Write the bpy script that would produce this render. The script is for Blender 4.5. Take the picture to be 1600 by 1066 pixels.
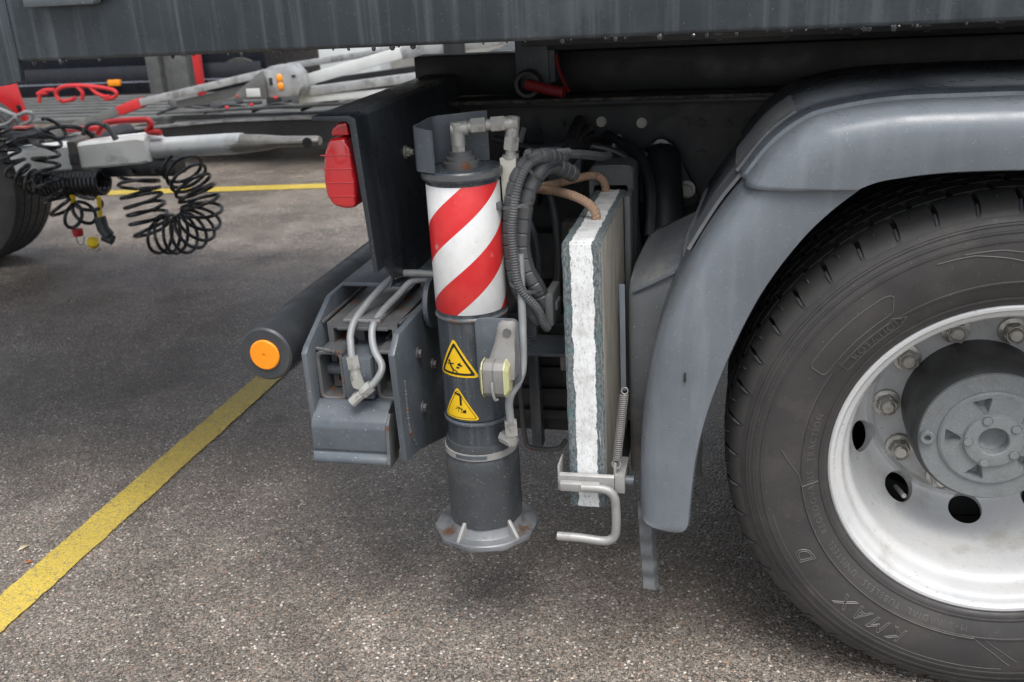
import bpy, bmesh, math, random
from mathutils import Vector, Matrix
from mathutils.geometry import delaunay_2d_cdt
random.seed(7)
sc = bpy.context.scene
for o in list(bpy.data.objects): bpy.data.objects.remove(o)
C = sc.collection
PI = math.pi; RAD = math.radians

# ------------------------------------------------------------------ camera, sky, sun, exposure
cam = bpy.data.cameras.new('camera'); camo = bpy.data.objects.new('camera', cam); C.objects.link(camo)
CP = Vector((-0.472, -1.688, 1.3385)); yaw, pit, rol = 0.23537, 0.35715, -0.05773
fw = Vector((-math.sin(yaw)*math.cos(pit), math.cos(yaw)*math.cos(pit), -math.sin(pit)))
rt = Vector((math.cos(yaw), math.sin(yaw), 0)); up = rt.cross(fw)
r2 = rt*math.cos(rol)+up*math.sin(rol); u2 = -rt*math.sin(rol)+up*math.cos(rol)
camo.matrix_world = Matrix(((r2.x, u2.x, -fw.x, CP.x), (r2.y, u2.y, -fw.y, CP.y), (r2.z, u2.z, -fw.z, CP.z), (0, 0, 0, 1)))
cam.sensor_width = 36; cam.lens = 36*1548.6/1600; cam.clip_start = .05; cam.clip_end = 600
cam.dof.use_dof = True; cam.dof.focus_distance = 1.95; cam.dof.aperture_fstop = 6.3
sc.camera = camo

SUN_EL, SUN_AZ = RAD(66), RAD(152)      # azimuth clockwise from +Y (north)
w = bpy.data.worlds.new('World'); sc.world = w; w.use_nodes = True
nt = w.node_tree; bgn = nt.nodes['Background']
sky = nt.nodes.new('ShaderNodeTexSky'); sky.sky_type = 'NISHITA'; sky.sun_disc = False
sky.sun_elevation = SUN_EL; sky.sun_rotation = SUN_AZ; sky.air_density = 1.0; sky.dust_density = 4.0; sky.ozone_density = 1.0
hs = nt.nodes.new('ShaderNodeHueSaturation'); hs.inputs['Saturation'].default_value = .4
nt.links.new(sky.outputs[0], hs.inputs['Color']); nt.links.new(hs.outputs[0], bgn.inputs[0])
bgn.inputs[1].default_value = .15
sl = bpy.data.lights.new('sun', 'SUN'); sl.energy = 1.3; sl.angle = RAD(35); sl.color = (1, .97, .93)
slo = bpy.data.objects.new('sun', sl); C.objects.link(slo)
sd = Vector((math.sin(SUN_AZ)*math.cos(SUN_EL), math.cos(SUN_AZ)*math.cos(SUN_EL), math.sin(SUN_EL)))
slo.rotation_euler = sd.to_track_quat('Z', 'Y').to_euler(); slo.location = sd*30
vs = sc.view_settings; vs.view_transform = 'Standard'; vs.look = 'None'; vs.exposure = 0.72; vs.gamma = 1; vs.use_curve_mapping = False

# ------------------------------------------------------------------ geometry helpers
class G:
    """collects shapes into one mesh"""
    def __init__(s): s.v = []; s.f = []
    def add(s, vs_, fs):
        n = len(s.v); s.v += [tuple(p) for p in vs_]; s.f += [tuple(i+n for i in f) for f in fs]; return s
    def bm(s, b, bev=0, seg=2):
        if bev:
            bmesh.ops.bevel(b, geom=list(b.edges), offset=bev, segments=seg, affect='EDGES', profile=.5, clamp_overlap=True)
        bmesh.ops.recalc_face_normals(b, faces=b.faces)
        b.verts.index_update()
        s.add([v.co for v in b.verts], [[v.index for v in f.verts] for f in b.faces]); b.free(); return s
    def box(s, x0, x1, y0, y1, z0, z1, bev=0.0, M=None):
        b = bmesh.new(); bmesh.ops.create_cube(b, size=1)
        for v in b.verts:
            v.co = Vector(((x0+x1)/2+v.co.x*(x1-x0), (y0+y1)/2+v.co.y*(y1-y0), (z0+z1)/2+v.co.z*(z1-z0)))
        if M: bmesh.ops.transform(b, matrix=M, verts=b.verts)
        return s.bm(b, bev)
    def prism(s, poly, axis, a, b_, bev=0.0, seg=2):
        """poly = 2D points in the plane across 'axis' (x: (y,z), y: (x,z), z: (x,y)); extruded from a to b_"""
        def p3(p, t): return (t, p[0], p[1]) if axis == 'x' else (p[0], t, p[1]) if axis == 'y' else (p[0], p[1], t)
        b = bmesh.new(); n = len(poly)
        A = [b.verts.new(p3(p, a)) for p in poly]; B = [b.verts.new(p3(p, b_)) for p in poly]
        b.faces.new(A); b.faces.new(B[::-1])
        for i in range(n): b.faces.new((A[i], B[i], B[(i+1) % n], A[(i+1) % n]))
        return s.bm(b, bev, seg)
    def cyl(s, p0, p1, r0, r1=None, n=24, caps=True, rot=0):
        p0 = Vector(p0); p1 = Vector(p1); r1 = r0 if r1 is None else r1
        d = (p1-p0).normalized(); a = d.orthogonal().normalized(); b = d.cross(a)
        V = []
        for p, r in ((p0, r0), (p1, r1)):
            for i in range(n):
                t = 2*PI*i/n+rot; V.append(p+a*math.cos(t)*r+b*math.sin(t)*r)
        F = [(i, (i+1) % n, n+(i+1) % n, n+i) for i in range(n)]
        if caps: F += [tuple(range(n))[::-1], tuple(range(n, 2*n))]
        return s.add(V, F)
    def tube(s, pts, r, n=10, caps=True):
        P = [Vector(p) for p in pts]; V = []; m = len(P); rr = r if isinstance(r, (list, tuple)) else [r]*m
        T = [(P[min(i+1, m-1)]-P[max(i-1, 0)]).normalized() for i in range(m)]
        a = T[0].orthogonal().normalized()
        for i in range(m):
            a = (a-T[i]*a.dot(T[i])).normalized(); b = T[i].cross(a)
            for k in range(n):
                t = 2*PI*k/n; V.append(P[i]+(a*math.cos(t)+b*math.sin(t))*rr[i])
        F = [(i*n+k, i*n+(k+1) % n, (i+1)*n+(k+1) % n, (i+1)*n+k) for i in range(m-1) for k in range(n)]
        if caps: F += [tuple(range(n))[::-1], tuple(range((m-1)*n, m*n))]
        return s.add(V, F)
    def lathe(s, prof, o, d, n=64, closed=False):
        """prof = (radius, distance along d)"""
        o = Vector(o); d = Vector(d).normalized()
        a = Vector((1, 0, 0)) if abs(d.x) < .9 else Vector((0, 0, 1)); a = (a-d*a.dot(d)).normalized(); b = d.cross(a)
        V = [o+d*t+(a*math.cos(2*PI*k/n)+b*math.sin(2*PI*k/n))*r for r, t in prof for k in range(n)]
        m = len(prof); F = []
        for i in range(m if closed else m-1):
            j = (i+1) % m
            F += [(i*n+k, i*n+(k+1) % n, j*n+(k+1) % n, j*n+k) for k in range(n)]
        return s.add(V, F)
    def loft(s, rows, closed=False):
        m = len(rows); n = len(rows[0]); V = [p for r in rows for p in r]
        F = [(i*n+k, i*n+(k+1) % n, (i+1)*n+(k+1) % n, (i+1)*n+k) for i in range(m-1) for k in range(n if closed else n-1)]
        return s.add(V, F)
    def sphere(s, c, r, n=8, sx=1, sy=1, sz=1):
        b = bmesh.new(); bmesh.ops.create_uvsphere(b, u_segments=n, v_segments=max(4, n//2+1), radius=r)
        for v in b.verts: v.co = Vector((c[0]+v.co.x*sx, c[1]+v.co.y*sy, c[2]+v.co.z*sz))
        return s.bm(b)

def cr(pts, k=6):
    """Catmull-Rom through pts"""
    P = [Vector(p) for p in pts]; P = [P[0]*2-P[1]]+P+[P[-1]*2-P[-2]]; out = []
    for i in range(1, len(P)-2):
        for j in range(k):
            t = j/k; a, b, c, d = P[i-1], P[i], P[i+1], P[i+2]
            out.append(.5*((2*b)+(c-a)*t+(2*a-5*b+4*c-d)*t*t+(3*b-a-3*c+d)*t**3))
    out.append(P[-2]); return out
def resample(P, n):
    L = [0]
    for i in range(1, len(P)): L.append(L[-1]+(P[i]-P[i-1]).length)
    out = []; j = 0
    for i in range(n):
        t = L[-1]*i/(n-1)
        while j < len(P)-2 and L[j+1] < t: j += 1
        k = (t-L[j])/max(1e-9, L[j+1]-L[j]); out.append(P[j].lerp(P[j+1], min(1, max(0, k))))
    return out
def helix(path, r, turns, per=18, ph=0, rf=None):
    """a coil of radius r wound round a path"""
    N = int(turns*per); P = resample(cr(path, 10), N); out = []
    a = (P[1]-P[0]).orthogonal().normalized()
    for i in range(N):
        T = (P[min(i+1, N-1)]-P[max(i-1, 0)]).normalized(); a = (a-T*a.dot(T)).normalized(); b = T.cross(a)
        t = 2*PI*i/per+ph; q = r if rf is None else r*rf(i/(N-1))
        out.append(P[i]+(a*math.cos(t)+b*math.sin(t))*q)
    return out
def rrect(x0, x1, y0, y1, r, n=4):
    out = []
    for cx, cy, a in ((x1-r, y1-r, 0), (x0+r, y1-r, 90), (x0+r, y0+r, 180), (x1-r, y0+r, 270)):
        for i in range(n+1):
            t = RAD(a+90*i/n); out.append((cx+r*math.cos(t), cy+r*math.sin(t)))
    return out
def flat(poly, step, fn):
    """a filled 2D outline with inner points, mapped into space by fn(u, v)"""
    g = G(); pts = []; n = len(poly)
    for i in range(n):
        a = Vector(poly[i]); b = Vector(poly[(i+1) % n]); k = max(1, int((b-a).length/step))
        pts += [a.lerp(b, j/k) for j in range(k)]
    m = len(pts); edges = [(i, (i+1) % m) for i in range(m)]
    xs = [p.x for p in pts]; ys = [p.y for p in pts]; x = min(xs)+step*.6
    while x < max(xs):
        y = min(ys)+step*.6
        while y < max(ys): pts.append(Vector((x, y))); y += step
        x += step
    r = delaunay_2d_cdt([Vector((p.x, p.y)) for p in pts], edges, [list(range(m))], 1, 1e-6)
    return g.add([fn(p.x, p.y) for p in r[0]], [tuple(f) for f in r[2]])

ORI = {}
def link(o, parent):
    C.objects.link(o)
    if parent: o.parent = parent; ORI[o.name] = ORI[parent.name]
def thing(name, label, cat, loc=(0, 0, 0), group=None):
    o = bpy.data.objects.new(name, None); C.objects.link(o); o.location = loc; o.empty_display_size = .1
    ORI[o.name] = Vector(loc); o['label'] = label; o['category'] = cat
    if group: o['group'] = group
    return o
def obj(name, g, m, parent=None, label=None, sharp=32, cat=None, kind=None, group=None, origin=None):
    off = ORI[parent.name] if parent else Vector(origin or (0, 0, 0))
    me = bpy.data.meshes.new(name)
    me.from_pydata([(v[0]-off.x, v[1]-off.y, v[2]-off.z) for v in g.v], [], g.f); me.validate()
    b = bmesh.new(); b.from_mesh(me); bmesh.ops.recalc_face_normals(b, faces=b.faces); b.to_mesh(me); b.free()
    me.polygons.foreach_set('use_smooth', [True]*len(me.polygons)); me.set_sharp_from_angle(angle=RAD(sharp))
    me.materials.append(m)
    o = bpy.data.objects.new(name, me)
    if parent: link(o, parent)
    else: C.objects.link(o); o.location = off; ORI[o.name] = off
    if label: o['label'] = label
    if cat: o['category'] = cat
    if kind: o['kind'] = kind
    if group: o['group'] = group
    return o
def dup(o, parent, off):
    c = o.copy(); C.objects.link(c); c.parent = parent; c.location = Vector(o.location)+Vector(off); ORI[c.name] = ORI[o.name]; return c

# ------------------------------------------------------------------ materials
def lk(t, a, b): t.links.new(a, b)
def nd(t, ty, **k):
    n = t.nodes.new(ty)
    for a, v in k.items(): setattr(n, a, v)
    return n
def ramp(t, src, p0, p1, c0=(0, 0, 0, 1), c1=(1, 1, 1, 1)):
    r = nd(t, 'ShaderNodeValToRGB'); e = r.color_ramp.elements
    e[0].position, e[0].color, e[1].position, e[1].color = p0, c0, p1, c1
    lk(t, src, r.inputs[0]); return r.outputs[0]
def mixc(t, fac, a, b, mode='MIX'):
    m = nd(t, 'ShaderNodeMix', data_type='RGBA', blend_type=mode)
    for i, v in ((0, fac), (6, a), (7, b)):
        if isinstance(v, (int, float)): m.inputs[i].default_value = v
        elif isinstance(v, tuple): m.inputs[i].default_value = (*v[:3], 1)
        else: lk(t, v, m.inputs[i])
    return m.outputs[2]
def noise(t, co, s, d=5, r=.55, sc3=None):
    if sc3:
        mp = nd(t, 'ShaderNodeMapping'); mp.inputs['Scale'].default_value = sc3; lk(t, co, mp.inputs[0]); co = mp.outputs[0]
    n = nd(t, 'ShaderNodeTexNoise'); n.inputs['Scale'].default_value = s; n.inputs['Detail'].default_value = d; n.inputs['Roughness'].default_value = r
    lk(t, co, n.inputs['Vector']); return n.outputs[0]
def mat(name, col, rough=.5, metal=0., var=None, speck=None, streak=None, rust=None, bump=None, rvar=.12, spec=.5, coat=0, trans=0, scuff=None):
    m = bpy.data.materials.new(name); m.use_nodes = True; t = m.node_tree; b = t.nodes['Principled BSDF']
    co = nd(t, 'ShaderNodeTexCoord').outputs['Object']
    c = col; n1 = noise(t, co, 7, 6, .62)
    v = var or tuple(min(1, x*1.45+.006) for x in col)
    c = mixc(t, ramp(t, n1, .35, .7), tuple(col), tuple(v))
    if streak:                                         # run-off marks: (colour, amount, stretch)
        s1 = noise(t, co, 1, 5, .6, streak[2]); c = mixc(t, ramp(t, s1, .5, .72, (0, 0, 0, 1), (streak[1],)*3+(1,)), c, streak[0])
    if scuff:                                          # grime blotches: (colour, scale, threshold, amount)
        s2 = noise(t, co, scuff[1], 8, .68); c = mixc(t, ramp(t, s2, scuff[2], scuff[2]+.12, (0, 0, 0, 1), (scuff[3],)*3+(1,)), c, scuff[0])
    if rust:
        s3 = noise(t, co, rust[1], 9, .7); c = mixc(t, ramp(t, s3, rust[2], rust[2]+.07), c, rust[0])
    if speck:                                          # dried dirt specks: (colour, cells per metre, size 0..1, amount)
        vo = nd(t, 'ShaderNodeTexVoronoi'); vo.inputs['Scale'].default_value = speck[1]*1.5; wv = nd(t, 'ShaderNodeVectorMath', operation='ADD'); wz = nd(t, 'ShaderNodeTexNoise'); wz.inputs['Scale'].default_value = speck[1]*2.5; lk(t, co, wz.inputs['Vector']); wm = nd(t, 'ShaderNodeVectorMath', operation='SCALE'); lk(t, wz.outputs['Color'], wm.inputs[0]); wm.inputs['Scale'].default_value = .35/speck[1]; lk(t, co, wv.inputs[0]); lk(t, wm.outputs[0], wv.inputs[1]); lk(t, wv.outputs[0], vo.inputs['Vector'])
        wn = nd(t, 'ShaderNodeTexWhiteNoise'); lk(t, vo.outputs['Position'], wn.inputs['Vector'])
        th = nd(t, 'ShaderNodeMath', operation='MULTIPLY'); pw = nd(t, 'ShaderNodeMath', operation='POWER'); lk(t, wn.outputs[0], pw.inputs[0]); pw.inputs[1].default_value = 2.6; lk(t, pw.outputs[0], th.inputs[0]); th.inputs[1].default_value = speck[2]
        lt = nd(t, 'ShaderNodeMath', operation='LESS_THAN'); lk(t, vo.outputs['Distance'], lt.inputs[0]); lk(t, th.outputs[0], lt.inputs[1])
        am = nd(t, 'ShaderNodeMath', operation='MULTIPLY'); lk(t, lt.outputs[0], am.inputs[0]); am.inputs[1].default_value = speck[3]
        c = mixc(t, am.outputs[0], c, speck[0])
    lk(t, c, b.inputs['Base Color'])
    b.inputs['Metallic'].default_value = metal; b.inputs['Specular IOR Level'].default_value = spec
    n2 = noise(t, co, 19, 5, .6)
    mr = nd(t, 'ShaderNodeMapRange'); lk(t, n2, mr.inputs[0]); mr.inputs[1].default_value = .3; mr.inputs[2].default_value = .7
    mr.inputs[3].default_value = max(.03, rough-rvar); mr.inputs[4].default_value = min(1, rough+rvar); lk(t, mr.outputs[0], b.inputs['Roughness'])
    if coat: b.inputs['Coat Weight'].default_value = coat
    if trans: b.inputs['Transmission Weight'].default_value = trans
    bp = bump or (160, .25, .001)
    n3 = noise(t, co, bp[0], 4, .6); bn = nd(t, 'ShaderNodeBump'); bn.inputs['Strength'].default_value = bp[1]; bn.inputs['Distance'].default_value = bp[2]
    lk(t, n3, bn.inputs['Height']); lk(t, bn.outputs[0], b.inputs['Normal'])
    return m
DUST = (.42, .41, .39); RUST = (.13, .05, .022)
M = {}
M['bed'] = mat('bed paint', (.024, .032, .039), .34, var=(.036, .046, .054), streak=((.105, .122, .135), .6, (60, 60, 1.6)), speck=(DUST, 170, .16, .5), scuff=((.07, .083, .093), 5, .54, .5), bump=(40, .25, .002))
M['fender'] = mat('grey mudguard plastic', (.118, .136, .155), .34, var=(.155, .176, .198), streak=((.2, .222, .245), .55, (30, 30, 3)), speck=((.42, .43, .42), 190, .25, .5), scuff=((.085, .098, .113), 4, .56, .4), bump=(420, .22, .0008))
M['fender_old'] = mat('dusty dark plastic', (.12, .13, .142), .46, var=(.16, .17, .18), speck=(DUST, 90, .25, .5), scuff=((.28, .27, .25), 11, .54, .6), bump=(200, .25, .001))
M['black'] = mat('black chassis paint', (.015, .0165, .019), .46, var=(.026, .028, .031), speck=((.22, .2, .18), 60, .16, .35), scuff=((.05, .045, .04), 9, .58, .5))
M['dusty_black'] = mat('dusty chassis ledge', (.025, .025, .025), .75, var=(.05, .047, .043), speck=((.3, .28, .25), 130, .4, .6), scuff=((.13, .12, .1), 30, .5, .7))
M['steel'] = mat('grey painted steel', (.066, .08, .095), .38, var=(.105, .121, .138), streak=((.16, .17, .18), .4, (25, 25, 4)), speck=((.45, .45, .43), 110, .22, .55), scuff=((.14, .145, .15), 8, .56, .45), rust=(RUST, 24, .69), bump=(90, .2, .001))
M['steel_rusty'] = mat('worn steel with rust', (.075, .08, .084), .5, var=(.11, .115, .118), scuff=((.18, .17, .16), 14, .55, .5), rust=(RUST, 30, .56), bump=(120, .4, .0015))
M['bright_steel'] = mat('ground bare steel', (.25, .255, .26), .36, .55, var=(.33, .335, .34), scuff=((.13, .125, .12), 12, .55, .5), rust=(RUST, 22, .66))
M['galv'] = mat('galvanised metal', (.29, .29, .285), .48, .35, var=(.42, .42, .41), scuff=((.25, .25, .24), 26, .52, .6), speck=((.2, .19, .17), 160, .24, .4))
M['pipe'] = mat('grey coated pipe', (.24, .255, .26), .48, .1, var=(.31, .325, .33), scuff=((.16, .16, .155), 22, .57, .6), bump=(120, .3, .001))
M['fitting'] = mat('dull zinc fitting', (.34, .34, .32), .42, .35, var=(.46, .46, .43), scuff=((.2, .19, .17), 40, .52, .7), bump=(200, .3, .001))
M['leg'] = mat('leg paint', (.036, .044, .054), .32, var=(.054, .063, .074), speck=((.42, .43, .42), 150, .22, .6), streak=((.13, .138, .146), .55, (55, 55, 2)), scuff=((.022, .024, .027), 9, .57, .7), rust=((.1, .05, .03), 26, .7))
M['boot'] = mat('black rubber boot', (.038, .043, .048), .42, var=(.058, .064, .07), speck=((.3, .31, .31), 140, .26, .6), scuff=((.09, .092, .094), 14, .55, .5), bump=(160, .3, .001))
M['foot'] = mat('scraped foot plate', (.07, .078, .085), .42, .1, var=(.2, .21, .22), rust=((.1, .055, .033), 15, .55), scuff=((.3, .31, .32), 22, .62, .6))
M['rubber'] = mat('rubber tube', (.034, .038, .043), .4, var=(.052, .057, .063), scuff=((.075, .078, .08), 10, .56, .5))
M['tyre'] = mat('tyre rubber', (.037, .036, .036), .52, var=(.052, .05, .049), streak=((.09, .084, .079), .35, (9, 9, 9)), scuff=((.075, .068, .063), 10, .56, .6), speck=((.3, .27, .23), 120, .16, .5), bump=(260, .22, .0008), spec=.35)
M['tread'] = mat('tread rubber', (.042, .0415, .041), .56, var=(.058, .057, .055), scuff=((.09, .082, .075), 14, .58, .6), speck=((.3, .27, .23), 150, .16, .5), spec=.35)
M['tyre_letter'] = mat('raised rubber letter', (.066, .063, .061), .5, var=(.105, .1, .095))
M['rim'] = mat('silver wheel paint', (.47, .48, .485), .32, .0, var=(.56, .57, .57), streak=((.4, .38, .34), .35, (14, 14, 14)), scuff=((.34, .32, .28), 9, .55, .6), speck=((.25, .2, .14), 70, .2, .6), bump=(220, .12, .0006), spec=.5)
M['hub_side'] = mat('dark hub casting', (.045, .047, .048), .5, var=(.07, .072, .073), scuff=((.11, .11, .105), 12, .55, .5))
M['hub'] = mat('dusty hub casting', (.17, .185, .19), .62, var=(.215, .23, .235), speck=((.33, .33, .32), 300, .5, .5), scuff=((.14, .145, .145), 30, .52, .5), bump=(280, .6, .0015))
M['nut'] = mat('steel wheel nut', (.42, .41, .38), .32, .65, var=(.52, .51, .48), scuff=((.22, .2, .17), 40, .52, .6))
M['orange'] = mat('amber reflector', (.85, .27, .01), .25, var=(.95, .34, .015), bump=(900, .3, .0006))
M['amber'] = M['orange']
M['red_lens'] = mat('red lamp plastic', (.5, .010, .016), .14, var=(.58, .02, .026), scuff=((.4, .06, .05), 20, .62, .3), coat=1, rvar=.05, bump=(500, .15, .0006))
M['red'] = mat('red paint', (.45, .016, .02), .4, var=(.55, .03, .032), scuff=((.3, .03, .03), 12, .6, .5))
M['red_dark'] = mat('dirty red paint', (.22, .015, .018), .5)
M['white'] = mat('white drawbar paint', (.8, .83, .81), .42, var=(.86, .88, .86), scuff=((.32, .33, .32), 9, .56, .6), speck=((.1, .1, .1), 60, .14, .6))
M['grey_light'] = mat('pale grey metal', (.27, .28, .285), .45, .2, var=(.4, .41, .415), scuff=((.12, .12, .115), 9, .5, .7))
M['grey_mid'] = mat('weathered deck metal', (.1, .104, .102), .55, .1, var=(.15, .155, .152), scuff=((.09, .09, .088), 6, .5, .7))
M['white_panel'] = mat('white aluminium beam', (.5, .52, .51), .4, var=(.6, .62, .61), scuff=((.5, .51, .5), 5, .58, .5))
M['dark_body'] = mat('black vehicle body', (.008, .009, .014), .25, var=(.012, .014, .02), rvar=.06)
M['concrete'] = mat('grey concrete', (.3, .3, .28), .8, var=(.4, .4, .375), scuff=((.2, .2, .185), 3, .5, .6))
M['yellow'] = mat('yellow plastic', (.75, .5, .01), .4)
M['coil'] = mat('black coiled hose', (.02, .022, .025), .25, var=(.02, .021, .023), rvar=.06)
M['conduit'] = mat('grey dusty conduit', (.075, .08, .084), .55, var=(.105, .11, .114), scuff=((.17, .17, .165), 22, .55, .5), bump=(140, .3, .001))
M['rope'] = mat('tan rope', (.4, .26, .175), .85, var=(.52, .36, .26), scuff=((.26, .165, .11), 45, .54, .6), bump=(700, .8, .002), spec=.2)
M['olive'] = mat('grey lamp body', (.17, .168, .16), .5, var=(.22, .215, .205), scuff=((.13, .125, .115), 25, .55, .5))
M['lens_green'] = mat('yellowed clear lens', (.42, .42, .2), .3, var=(.52, .52, .3), bump=(500, .5, .001), scuff=((.3, .3, .2), 50, .52, .5))
M['label_yellow'] = mat('yellow warning print', (.8, .5, .012), .35, var=(.85, .56, .02), bump=(300, .05, .0004))
M['label_black'] = mat('black warning print', (.012, .012, .013), .4)
M['block'] = mat('pale valve block', (.5, .48, .41), .5, .1, var=(.58, .56, .49), scuff=((.4, .37, .3), 30, .57, .5))
M['plate'] = mat('blue-black plate paint', (.022, .027, .033), .34, var=(.036, .042, .05), streak=((.07, .08, .09), .4, (20, 20, 3)), speck=((.3, .3, .29), 120, .2, .5))
M['water'] = mat('water drop', (.02, .022, .024), .03, spec=.8, rvar=.01)
M['gasket'] = mat('holder plastic', (.1, .108, .112), .5, var=(.13, .138, .142), speck=(DUST, 120, .2, .4))

def m_board():
    m = bpy.data.materials.new('pressed pad board'); m.use_nodes = True; t = m.node_tree; b = t.nodes['Principled BSDF']
    tc = nd(t, 'ShaderNodeTexCoord').outputs['Object']; sp = nd(t, 'ShaderNodeSeparateXYZ'); lk(t, tc, sp.inputs[0])
    grain = noise(t, tc, 1, 7, .65, (60, 60, 6)); fine = noise(t, tc, 240, 4, .7); vfine = noise(t, tc, 1, 5, .7, (300, 300, 120))
    c = mixc(t, ramp(t, grain, .36, .66), (.3, .295, .27), (.58, .53, .44))
    c = mixc(t, ramp(t, fine, .55, .8), c, (.2, .21, .2))
    # the edge faces: grey-green core; a white band rolled on by brush (x runs across the thickness)
    edge = mixc(t, ramp(t, vfine, .38, .64), (.045, .062, .068), (.2, .225, .23)); edge = mixc(t, ramp(t, noise(t, tc, 38, 5, .7), .58, .68), edge, (.06, .16, .17))
    geo = nd(t, 'ShaderNodeNewGeometry'); sn = nd(t, 'ShaderNodeSeparateXYZ'); lk(t, geo.outputs['True Normal'], sn.inputs[0])
    ab = nd(t, 'ShaderNodeMath', operation='ABSOLUTE'); lk(t, sn.outputs[0], ab.inputs[0])
    side = nd(t, 'ShaderNodeMath', operation='GREATER_THAN'); lk(t, ab.outputs[0], side.inputs[0]); side.inputs[1].default_value = .6
    wob = noise(t, tc, 1, 8, .7, (8, 26, 26))
    wa = nd(t, 'ShaderNodeMath', operation='MULTIPLY_ADD'); lk(t, wob, wa.inputs[0]); wa.inputs[1].default_value = .016; wa.inputs[2].default_value = -.008
    xa = nd(t, 'ShaderNodeMath', operation='ADD'); lk(t, sp.outputs[0], xa.inputs[0]); lk(t, wa.outputs[0], xa.inputs[1])
    d = nd(t, 'ShaderNodeMath', operation='ABSOLUTE'); lk(t, xa.outputs[0], d.inputs[0])
    st = nd(t, 'ShaderNodeMath', operation='LESS_THAN'); lk(t, d.outputs[0], st.inputs[0]); st.inputs[1].default_value = .0198
    cA = ramp(t, noise(t, tc, 1, 6, .8, (330, 330, 130)), .31, .46); cB = ramp(t, noise(t, tc, 1, 5, .65, (150, 60, 9)), .27, .33); chips = mixc(t, 1.0, cA, cB, 'MULTIPLY')
    f = nd(t, 'ShaderNodeMath', operation='MULTIPLY'); lk(t, st.outputs[0], f.inputs[0]); lk(t, chips, f.inputs[1])
    edge = mixc(t, f.outputs[0], edge, mixc(t, ramp(t, noise(t, tc, 30, 6, .7), .4, .7), (.78, .8, .8), (.56, .57, .56)))
    c = mixc(t, side.outputs[0], edge, c)
    lk(t, c, b.inputs['Base Color']); b.inputs['Roughness'].default_value = .75
    bn = nd(t, 'ShaderNodeBump'); bn.inputs['Strength'].default_value = .7; bn.inputs['Distance'].default_value = .003
    hh = mixc(t, .5, vfine, grain); lk(t, hh, bn.inputs['Height']); lk(t, bn.outputs[0], b.inputs['Normal'])
    return m
M['board'] = m_board()

def m_stripe(cx, cy):
    m = bpy.data.materials.new('red and white reflective film'); m.use_nodes = True; t = m.node_tree; b = t.nodes['Principled BSDF']
    tc = nd(t, 'ShaderNodeTexCoord').outputs['Object']; sp = nd(t, 'ShaderNodeSeparateXYZ'); lk(t, tc, sp.inputs[0])
    def ma(op, a, c=None, d=None):
        n = nd(t, 'ShaderNodeMath', operation=op)
        for i, v in enumerate((a, c, d)):
            if v is None: continue
            if isinstance(v, (int, float)): n.inputs[i].default_value = v
            else: lk(t, v, n.inputs[i])
        return n.outputs[0]
    x = ma('SUBTRACT', sp.outputs[0], cx); y = ma('SUBTRACT', cy, sp.outputs[1])
    ph = ma('ARCTAN2', y, x)
    z = ma('ADD', sp.outputs[2], ma('MULTIPLY', ph, .057))
    p = ma('DIVIDE', ma('SUBTRACT', z, .985), .149)
    fr = ma('SUBTRACT', p, ma('FLOOR', p)); wh = ma('GREATER_THAN', fr, .485)
    n = noise(t, tc, 16, 7, .68); g2 = noise(t, tc, 40, 5, .6)
    red = mixc(t, ramp(t, n, .45, .75), (.6, .022, .026), (.66, .05, .045)); whi = mixc(t, ramp(t, n, .42, .72), (.74, .75, .75), (.6, .6, .58))
    c = mixc(t, wh, red, whi); c = mixc(t, ramp(t, g2, .66, .72, (0, 0, 0, 1), (.5, .5, .5, 1)), c, (.45, .36, .33))
    lk(t, c, b.inputs['Base Color']); b.inputs['Roughness'].default_value = .34
    return m

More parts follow.
